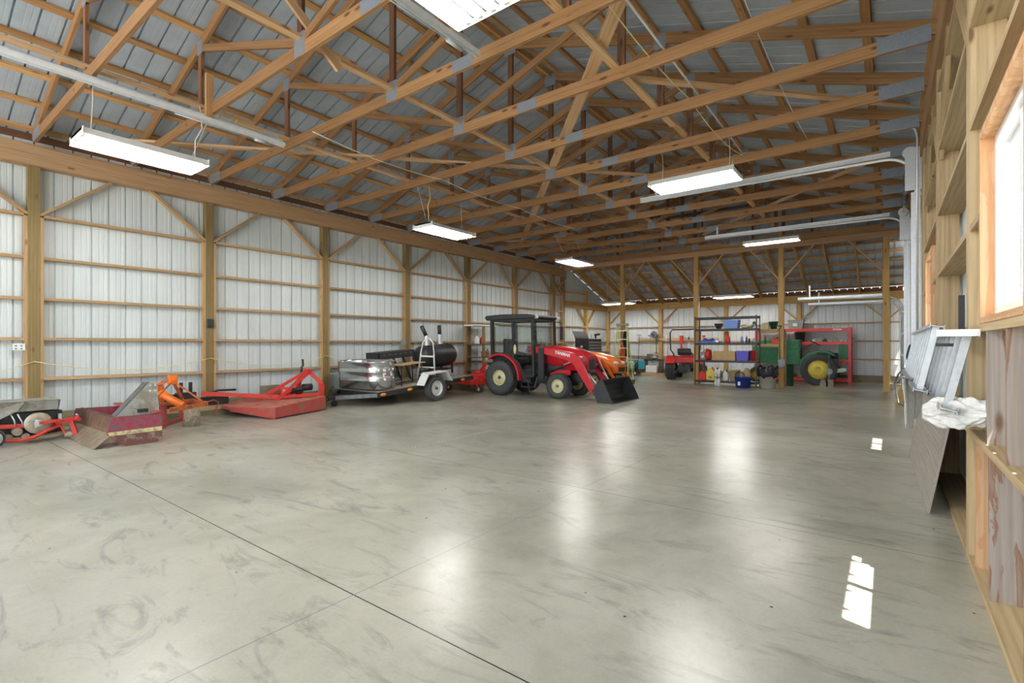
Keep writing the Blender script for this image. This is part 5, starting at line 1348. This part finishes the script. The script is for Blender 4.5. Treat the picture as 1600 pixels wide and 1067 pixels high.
item('grease_gun', lambda m: (m.cyl((0, 0, 0), (0, 0, .2), .025), m.cyl((0, 0, .2), (0, 0, .26), .012)), 'steel_dark', 'dark tube standing on the lower wooden shelf', 'grease gun', (-3.1, 17.3, 1.32))

# ---- red pallet rack at the back
t = thing('pallet_rack', 'long red steel rack along the back wall behind the green tractor', 'rack', (-2.45, 20.25, 0))
for x in (-1.42, 1.42):
    for y in (-.28, .28):
        m = MB(); m.box(x - .045, x + .045, y - .035, y + .035, 0, 1.88, 2); m.build('upright', 'bright_red', t)
        m = MB()
        if y < 0:
            for k in range(22): m.box(x - .012, x + .012, y - .037, y - .034, .08 + k * .08, .11 + k * .08)
            m.build('slot_row', 'steel_dark', t)
for z in (.15, .80, 1.40, 1.86):
    for y in (-.28, .28):
        m = MB(); m.box(-1.38, 1.38, y - .025, y + .025, z - .10, z); m.build('beam', 'bright_red', t)
    MB().box(-1.38, 1.38, -.25, .25, z - .03, z - .004).build('rack_deck', 'deck_wood', t)
m = MB(); m.box(.95, 1.2, -.309, -.305, 1.79, 1.83); m.build('sticker', 'paper', t)
tote('storage_bin', .48, .36, .30, 'grey_plastic', 'grey tote with a white label on top of the red rack', (-2.62, 20.2, 1.86))
gt = [o for o in bpy.data.objects if o.get('label', '').startswith('grey tote')][0]
MB().box(-.08, .06, -.192, -.182, .09, .20).build('tote_label', 'paper', gt)
item('black_bucket', lambda m: m.lathe([(.13, 0), (.165, .3), (.175, .3), (.175, .33), (.15, .33), (.12, .02), (.001, .02)], (0, 0, 0), n=24), 'black_plastic', 'black bucket on the red rack under the grey tote', 'bucket', (-2.5, 20.2, 1.40))
rnd = random.Random(11)
ORD = ['first', 'second', 'third', 'fourth', 'fifth', 'sixth', 'seventh', 'eighth']
mats_ = ['paper', 'galvanised', 'steel_dark', 'cream_paint', 'aluminium', 'green_plastic']
for k in range(7):
    x = -2.0 + k * .13
    item('pipe_fitting', lambda m: (m.lathe([(.035, -.02), (.055, -.02), (.055, .02), (.035, .02), (.035, -.02)], (0, 0, .055), (0, 1, 0), n=16), m.cyl((.05, 0, .02), (.11, 0, .02), .018)), mats_[k % 2], ORD[k] + ' round metal fitting from the left in the row on top of the red rack', 'fitting', (x, 20.05, 1.86), grp='fittings on top of the red rack')
for k in range(8):
    x = -2.05 + k * .155; h = .07 + .09 * rnd.random()
    item('machine_part', lambda m: (m.box(-.05, .05, -.05, .05, 0, h * .6), m.cyl((0, 0, h * .6), (0, 0, h), .03)), mats_[k % 5], ORD[k] + ' small machine part from the left in the jumble on the second rack level', 'machine part', (x, 20.1, 1.40), rnd.random(), grp='machine parts on the second rack level')
item('green_sheet', lambda m: m.box(-.12, .12, -.02, .02, 0, .50), 'green_paint', 'upright dark green metal panel at the right end of the red rack', 'panel', (-1.22, 20.05, .80))
jug('jug', .26, .16, .24, 'paper', 'white jug on the red rack level behind the lined bin', (-3.42, 20.1, .80), cap='red_plastic')
bottle(.04, .2, 'paper', 'slim white bottle on the red rack behind the post', (-3.05, 20.1, .80))
item('red_bin', lambda m: (m.box(-.25, .25, -.18, .18, 0, .02), m.box(-.25, .25, -.18, -.16, .02, .12), m.box(-.25, .25, .16, .18, .02, .12), m.box(-.25, -.23, -.16, .16, .02, .12), m.box(.23, .25, -.16, .16, .02, .12)), 'grey_plastic', 'shallow parts tray at the bottom of the red rack', 'tray', (-2.3, 20.1, .15))

# ---- old green tractor
t = thing('vintage_tractor', 'old green tractor with yellow wheel hub parked in the lean-to', 'tractor', (-2.2, 18.85, 0))
m = MB(); m.prism([(-1.55, 1.46), (-.12, 1.46), (-.12, .62), (-1.2, .66), (-1.55, .80)], (0, -.22, 0), (1, 0, 0), (0, 0, 1), (0, .44, 0)); m.build('hood', 'green_paint', t, bevel=.03)
m = MB(); m.box(-1.5, -.16, -.226, -.22, 1.14, 1.155); m.box(-1.0, -.16, -.226, -.22, .80, .81); m.box(-.15, -.10, -.24, .24, .60, 1.47); m.build('hood_seam', 'green_plastic', t)
text('JOHN DEERE', .10, 'yellow_paint', t, (-1.50, -.224, 1.26), (HP, 0, 0))
m = MB(); m.prism([(-.10, .62), (-.08, .80), (.12, 1.02), (.40, 1.12), (.66, 1.10), (.86, .98), (.86, .93), (.64, 1.03), (.40, 1.05), (.30, .72), (.0, .58)], (0, -.42, 0), (1, 0, 0), (0, 0, 1), (0, .22, 0)); m.build('fender', 'green_paint', t, bevel=.01)
m = MB(); m.prism([(-.10, .62), (-.08, .80), (.12, 1.02), (.40, 1.12), (.66, 1.10), (.86, .98)], (0, .24, 0), (1, 0, 0), (0, 0, 1), (0, .22, 0)); m.build('fender', 'green_paint', t, bevel=.01)
for s_ in (-1, 1):
    wheel(t, (.44, s_ * .42, .50), .50, .22, .30, 'yellow_paint', s_, lugs=22, name='rear_wheel', bolts=8, dish=.0)
m = MB(); m.lathe([(.001, 0), (.07, .0), (.075, .02), (.16, .02), (.17, .0), (.24, .0), (.24, -.03), (.001, -.03)], (.44, -.57, .50), (0, -1, 0), n=28); m.build('wheel_weight', 'yellow_paint', t)
wheel(t, (-1.35, -.35, .28), .28, .14, .17, 'yellow_paint', -1, name='front_wheel'); wheel(t, (-1.35, .35, .28), .28, .14, .17, 'yellow_paint', 1, name='front_wheel')
m = MB(); m.box(-1.5, .7, -.15, .15, .34, .62); m.cyl((.44, -.35, .5), (.44, .35, .5), .10); m.build('chassis', 'steel_dark', t)
m = MB(); m.box(.62, .95, -.2, .2, .62, .98); m.cyl((.7, -.22, .95), (.95, -.22, .95), .09); m.build('seat_pan', 'black_metal', t, bevel=.03)
m = MB(); m.cyl((.72, -.5, .44), (.72, -.5, .98), .03); m.cyl((.72, -.55, .46), (.72, -.35, .46), .10); m.cyl((.72, -.5, .12), (.72, -.5, .4), .05); m.build('lift_column', 'steel_dark', t)
m = MB(); m.prism([(.80, .40), (1.12, .46), (1.17, .50), (1.16, .56), (1.10, .58), (.80, .52)], (0, -.5, 0), (1, 0, 0), (0, 0, 1), (0, .03, 0)); m.build('lift_arm', 'hose_green', t, bevel=.004)
m = MB(); m.bar((-.1, 0, 1.15), (.28, 0, 1.35), .04, .04); m.lathe([(.17, -.012), (.185, 0), (.17, .012), (.158, 0), (.17, -.012)], (.3, 0, 1.35), (.5, 0, .85), n=20); m.build('steering_wheel', 'black_plastic', t)
item('block', lambda m: m.prism([(-.09, 0), (.09, 0), (.07, .22), (-.03, .24)], (0, -.08, 0), (1, 0, 0), (0, 0, 1), (0, .16, 0)), 'log_wood', 'wooden chock leaning by the green tractor wheel', 'chock', (-1.62, 18.05, 0))
item('block', lambda m: m.box(-.07, .07, -.08, .08, 0, .22), 'log_wood', 'upright wooden block under the green tractor lift', 'block', (-1.42, 18.15, 0))

# ---- small red tractor seen from behind
t = thing('garden_tractor', 'small red tractor with black roll bar, seen from behind', 'tractor', (-6.02, 18.6, 0), math.radians(8))
for s_ in (-1, 1):
    o = wheel(t, (0, 0, 0), .37, .34, .17, 'cream_paint', -s_, lugs=26, name='rear_wheel'); o.rotation_euler = (0, 0, HP); o.location = (s_ * .50, 0, .37)
    o = wheel(t, (0, 0, 0), .25, .20, .12, 'cream_paint', -s_, name='front_wheel'); o.rotation_euler = (0, 0, HP); o.location = (s_ * .46, 1.35, .25)
    m = MB(); m.prism([(-.35, .62), (-.2, .86), (.2, .90), (.45, .74), (.42, .70), (.18, .84), (-.18, .80), (-.32, .60)], (s_ * .50 - .17, 0, 0), (0, 1, 0), (0, 0, 1), (.34, 0, 0)); m.build('fender', 'bright_red', t)
m = MB(); m.box(-.36, .36, -.18, .35, .62, .86); m.box(-.22, .22, .5, 1.6, .45, .95); m.build('body', 'bright_red', t, bevel=.03)
m = MB(); m.box(-.2, .2, -.25, 1.3, .28, .6); m.cyl((-.4, 0, .37), (.4, 0, .37), .06); m.build('chassis', 'black_metal', t)
m = MB(); m.box(-.24, .24, -.18, .22, .90, 1.02); m.box(-.24, .24, -.26, -.16, .96, 1.16); m.build('seat', 'black_plastic', t, bevel=.04)
m = MB(); m.tube([(-.36, -.12, .60), (-.40, -.10, .95), (-.52, -.05, 1.12), (-.54, -.02, 1.75), (-.47, 0, 1.86), (.47, 0, 1.86), (.54, -.02, 1.75), (.52, -.05, 1.12), (.40, -.10, .95), (.36, -.12, .60)], .026, 8); m.build('roll_bar', 'black_metal', t)
m = MB(); m.bar((-.22, -.25, .40), (-.22, -.62, .30), .03, .06); m.build('lift_arm', 'steel_dark', t)
m = MB(); m.bar((.22, -.25, .40), (.22, -.62, .30), .03, .06); m.build('lift_arm', 'steel_dark', t)
m = MB(); m.tube([(0, -.25, .5), (-.03, -.45, .55), (0, -.55, .42), (.06, -.5, .25)], .02); m.build('hydraulic_hose', 'black_plastic', t)

# ---- yellow fibreglass ladder by the post
t = thing('platform_ladder', 'tall yellow fibreglass step ladder standing by the post', 'ladder', (-7.32, 15.8, 0), math.radians(12))
for s_ in (-1, 1):
    m = MB(); m.bar((s_ * .27, -.02, 0), (s_ * .17, .28, 1.98), .035, .08, (0, 1, 0)); m.build('rail', 'fiberglass', t)
    m = MB(); m.bar((s_ * .25, .95, 0), (s_ * .16, .38, 1.94), .03, .05, (0, 1, 0)); m.build('rear_rail', 'fiberglass', t)
for k in range(6):
    z = .28 + k * .30; w_ = .27 - .10 * z / 1.98
    MB().box(-w_, w_, -.06 + .14 * z, .06 + .14 * z, z - .012, z + .012).build('step', 'aluminium', t)
m = MB(); m.box(-.20, .20, .22, .44, 1.95, 2.03); m.build('top_cap', 'grey_plastic', t, bevel=.01)

# ---- jackets on the post
def jacket(w0, h, ph):
    def fn(u, v):
        a = 2 * PI * u; w_ = w0 * (.35 + .65 * min(1, v * 2.2)) * (1 + .12 * math.sin(4 * a + 5 * v + ph))
        return (math.cos(a) * w_, math.sin(a) * w_ * .7, -h * v)
    return fn
o = cloth('jacket', jacket(.13, .95, 0), 22, 14, 'dark_cloth', 'dark jacket hanging on the post behind the yellow ladder', 'jacket'); o.location = (-7.60, 16.86, 1.80)
o = cloth('safety_vest', jacket(.12, .75, 2), 20, 12, 'orange_cloth', 'orange vest hanging under the dark jacket', 'vest'); o.location = (-7.70, 16.80, 1.38)

# ---- hose reel cart
t = thing('hose_reel_cart', 'hose reel cart with pale green hose and white wheels', 'hose cart', (-8.72, 20.0, 0))
m = MB(); m.tube([(-.22, -.15, .12), (-.22, -.15, .5), (-.2, .15, .62), (.2, .15, .62), (.22, -.15, .5), (.22, -.15, .12)], .018); m.box(-.24, .24, -.2, .2, .14, .18); m.build('frame', 'black_metal', t)
m = MB(); m.cyl((-.18, 0, .36), (.18, 0, .36), .10); m.lathe([(.001, 0), (.2, 0), (.2, .01), (.001, .01)], (-.19, 0, .36), (1, 0, 0)); m.lathe([(.001, 0), (.2, 0), (.2, .01), (.001, .01)], (.18, 0, .36), (1, 0, 0)); m.build('drum', 'black_plastic', t)
m = MB()
for k in range(7): m.tube([(-.15 + k * .05 + .015 * math.sin(a), .155 * math.cos(a), .36 + .155 * math.sin(a)) for a in [q * .45 for q in range(15)]], .018, 6)
m.build('hose', 'hose_green', t)
for x in (-.26, .22):
    o = wheel(t, (x, -.22, .10), .10, .05, .06, 'white_paint', -1, bolts=0, name='wheel', dish=0)
# ---- tools along the back wall
def longtool(nm, lab, x, y, z0, z1, hm, headfn, headmat, lean=0.0, grip=None, cat='tool'):
    t = thing(nm, lab, cat, (x, y, 0))
    m = MB(); m.cyl((0, -lean, z0), (0, 0, z1), .016, n=8); m.build('handle', hm, t)
    m = MB(); headfn(m); m.build('head', headmat, t)
    if grip:
        m = MB(); m.tube([(-.07, 0, z1 + .1), (0, 0, z1), (.07, 0, z1 + .1)], .014); m.tube([(-.08, 0, z1 + .1), (.08, 0, z1 + .1)], .018); m.build('grip', grip, t)
    return t
longtool('snow_pusher', 'snow pusher with wide teal blade leaning on the back wall', -8.62, 20.5, .50, 1.62, 'steel_dark', lambda m: m.prism([(-.28, 0), (.28, 0), (.28, .30), (.2, .36), (-.2, .36), (-.28, .30)], (.05, -.16, .26), (1, 0, 0), (0, .2, 1), (0, .01, 0)), 'teal_plastic', .1, 'grey_plastic')
longtool('snow_shovel', 'snow shovel with purple grip hanging on the back wall', -8.20, 20.682, .92, 1.60, 'yellow_paint', lambda m: m.prism([(-.14, 0), (.14, 0), (.14, .14), (-.14, .14)], (0, -.06, .76), (1, 0, 0), (0, .3, 1), (0, .01, 0)), 'black_plastic', 0, 'violet_plastic')
longtool('garden_fork', 'long black-handled fork hanging right of the snow shovel', -7.93, 20.682, .95, 1.62, 'black_plastic', lambda m: (m.box(-.08, .08, -.01, .01, .93, .96), [m.box(q - .008, q + .008, -.008, .008, .74, .93) for q in (-.07, -.02, .03, .07)]), 'steel_dark', 0, 'black_plastic')
longtool('post_pounder', 'red post jack fixed upright on the back wall behind the roll bar', -6.85, 20.682, .5, 1.4, 'bright_red', lambda m: (m.box(-.06, .06, -.05, .05, 1.4, 1.68), m.box(-.035, .035, -.03, .03, .6, 1.4)), 'bright_red')
longtool('white_rod', 'white handled tool hanging behind the roll bar', -6.55, 20.682, .7, 1.5, 'white_paint', lambda m: m.box(-.02, .02, -.02, .02, 1.5, 1.62), 'black_plastic')
longtool('hand_saw', 'narrow grey tool on the back wall above the roll bar right side', -5.95, 20.682, .95, 1.6, 'grey_plastic', lambda m: m.box(-.06, .06, -.02, .02, 1.6, 1.68), 'red_plastic')
longtool('pitch_rod', 'white pole leaning beside the back wall post', -7.45, 20.55, 0, 1.7, 'white_paint', lambda m: m.box(-.02, .02, -.1, .0, .5, .56), 'white_paint')
t = thing('wall_fan', 'round black fan fixed high on the back wall post', 'fan', (-7.95, 20.45, 1.72))
m = MB(); m.lathe([(.13, -.03), (.15, 0), (.13, .03)], (0, 0, 0), (0, 1, 0), n=24); m.cyl((0, -.03, 0), (0, .08, 0), .05)
for k in range(5):
    a = k * 1.257; m._box((0, -.01, 0), (math.cos(a) * .12, 0, math.sin(a) * .12), (0, .02, 0), (-math.sin(a) * .05, 0, math.cos(a) * .05))
m.build('fan_cage', 'steel_dark', t)
t = thing('dark_bench', 'low dark bench with tools against the back wall', 'bench', (-7.93, 20.45, 0))
m = MB(); m.box(-.38, .38, -.18, .16, .62, .68); m.build('bench_top', 'black_metal', t)
for x in (-.36, .32): MB().box(x, x + .04, -.16, .14, 0, .62).build('leg', 'steel_dark', t)
item('sanding_block', lambda m: m.blob((0, 0, .07), (.12, .08, .07), jit=.25, seed=6), 'log_wood', 'pale lumpy bundle on the dark bench', 'bundle', (-7.9, 20.4, .68))
item('white_tub', lambda m: m.box(-.25, .25, -.12, .12, 0, .3), 'paper', 'white tub under the dark bench', 'tub', (-8.0, 20.42, .12), bevel=.02)
item('rail_board', lambda m: m.box(-1.2, 2.2, -.02, .02, 0, .10), 'new_wood', 'pale tool rail board running across the back wall', 'board', (-7.6, YB - .02, 1.48))
item('long_box', lambda m: m.box(-.5, .5, -.06, .06, 0, .12), 'pale_wood', 'pale wooden plank on the floor at the back wall', 'plank', (-7.9, 20.2, 0))

# ---- tool chest and workbench corner
t = thing('tool_chest', 'tall black tool chest with open lid behind the orange tractor', 'tool chest', (-8.25, 15.25, 0))
m = MB(); m.box(-.25, .25, -.48, .48, .08, 1.50); m.build('cabinet', 'black_metal', t, bevel=.01)
for k, (z0, z1) in enumerate(((.12, .40), (.42, .62), (.64, .78), (.80, .98), (1.0, 1.10), (1.12, 1.20), (1.22, 1.30), (1.32, 1.40))):
    d = MB().box(.25, .265, -.46, .46, z0, z1).build('drawer', 'steel_dark', t)
    MB().box(.265, .285, -.40, .40, z1 - .03, z1 - .012).build('handle', 'galvanised', d)
m = MB(); m._box((-.25, -.48, 1.50), (0, .96, 0), (-.10, 0, .26), (.012, 0, .004)); m.box(-.25, -.24, -.48, .48, 1.5, 1.52); m.build('lid', 'black_metal', t)
m = MB(); m.prism([(-.06, 0), (.06, 0), (.02, .08), (-.02, .08)], (.0, -.484, 1.20), (1, 0, 0), (0, 0, 1), (0, -.003, 0)); m.build('emblem', 'paper', t)
for x, y in ((-.2, -.4), (.2, -.4), (-.2, .4), (.2, .4)): MB().cyl((x - .015, y, .04), (x + .015, y, .04), .04).build('caster', 'rubber', t)
item('jug_cluster', lambda m: (m.cyl((0, 0, 0), (0, 0, .12), .04), m.cyl((0, 0, .12), (.0, 0, .15), .02)), 'paper', 'white can standing on the open tool chest', 'can', (-8.15, 15.3, 1.52))
item('drill', lambda m: (m.cyl((-.1, 0, .12), (.1, 0, .14), .035), m.box(-.08, -.03, -.02, .02, 0, .12)), 'black_plastic', 'black drill standing at the back edge of the tool chest', 'drill', (-8.1, 15.6, 1.52))
t = thing('workbench', 'cluttered workbench against the left wall behind the tractor cab', 'workbench', (-9.75, 14.6, 0))
m = MB(); m.box(-.4, .4, -1.0, 1.2, .92, .97); m.build('bench_top', 'deck_wood', t)
for x in (-.38, .32):
    for y in (-.95, 1.1): MB().box(x, x + .06, y, y + .06, 0, .92).build('leg', 'girt_wood', t)
rnd = random.Random(5)
labs = ['red toolbox on the workbench', 'bench grinder on the workbench', 'clear jar of screws on the workbench', 'dark vise on the workbench', 'green paint can on the workbench', 'white paint can on the workbench', 'brown parts crate on the workbench', 'red gear puller at the far end of the workbench']
mts = ['bright_red', 'steel_dark', 'galvanised', 'black_metal', 'green_paint', 'paper', 'cardboard', 'red_plastic']
for k in range(8):
    w_ = .10 + .08 * rnd.random(); h = .16 + .28 * rnd.random()
    item(['toolbox', 'bench_grinder', 'jar', 'vise', 'paint_can', 'paint_can', 'crate', 'gear_puller'][k], (lambda m: m.box(-w_, w_, -w_, w_, 0, h * .8) and m.tube([(-w_ * .6, 0, h * .8), (-w_ * .6, 0, h), (w_ * .6, 0, h), (w_ * .6, 0, h * .8)], .012)) if k in (0, 6) else (lambda m: (m.cyl((0, 0, 0), (0, 0, h * .7), w_ * .6), m.cyl((-w_, 0, h * .75), (w_, 0, h * .75), .05), m.cyl((0, 0, h * .7), (0, 0, h), .03))), mts[k], labs[k], ['toolbox', 'grinder', 'jar', 'vise', 'can', 'can', 'crate', 'tool'][k], (-9.55 + .15 * (k % 2), 13.8 + k * .26, .97), bevel=.01)
item('leaning_board', lambda m: m._box((-.3, 0, 0), (.6, 0, 0), (0, .12, 1.05), (0, .015, 0)), 'pale_wood', 'tan wooden panel leaning by the lean-to corner post', 'board', (-8.6, 16.75, 0))
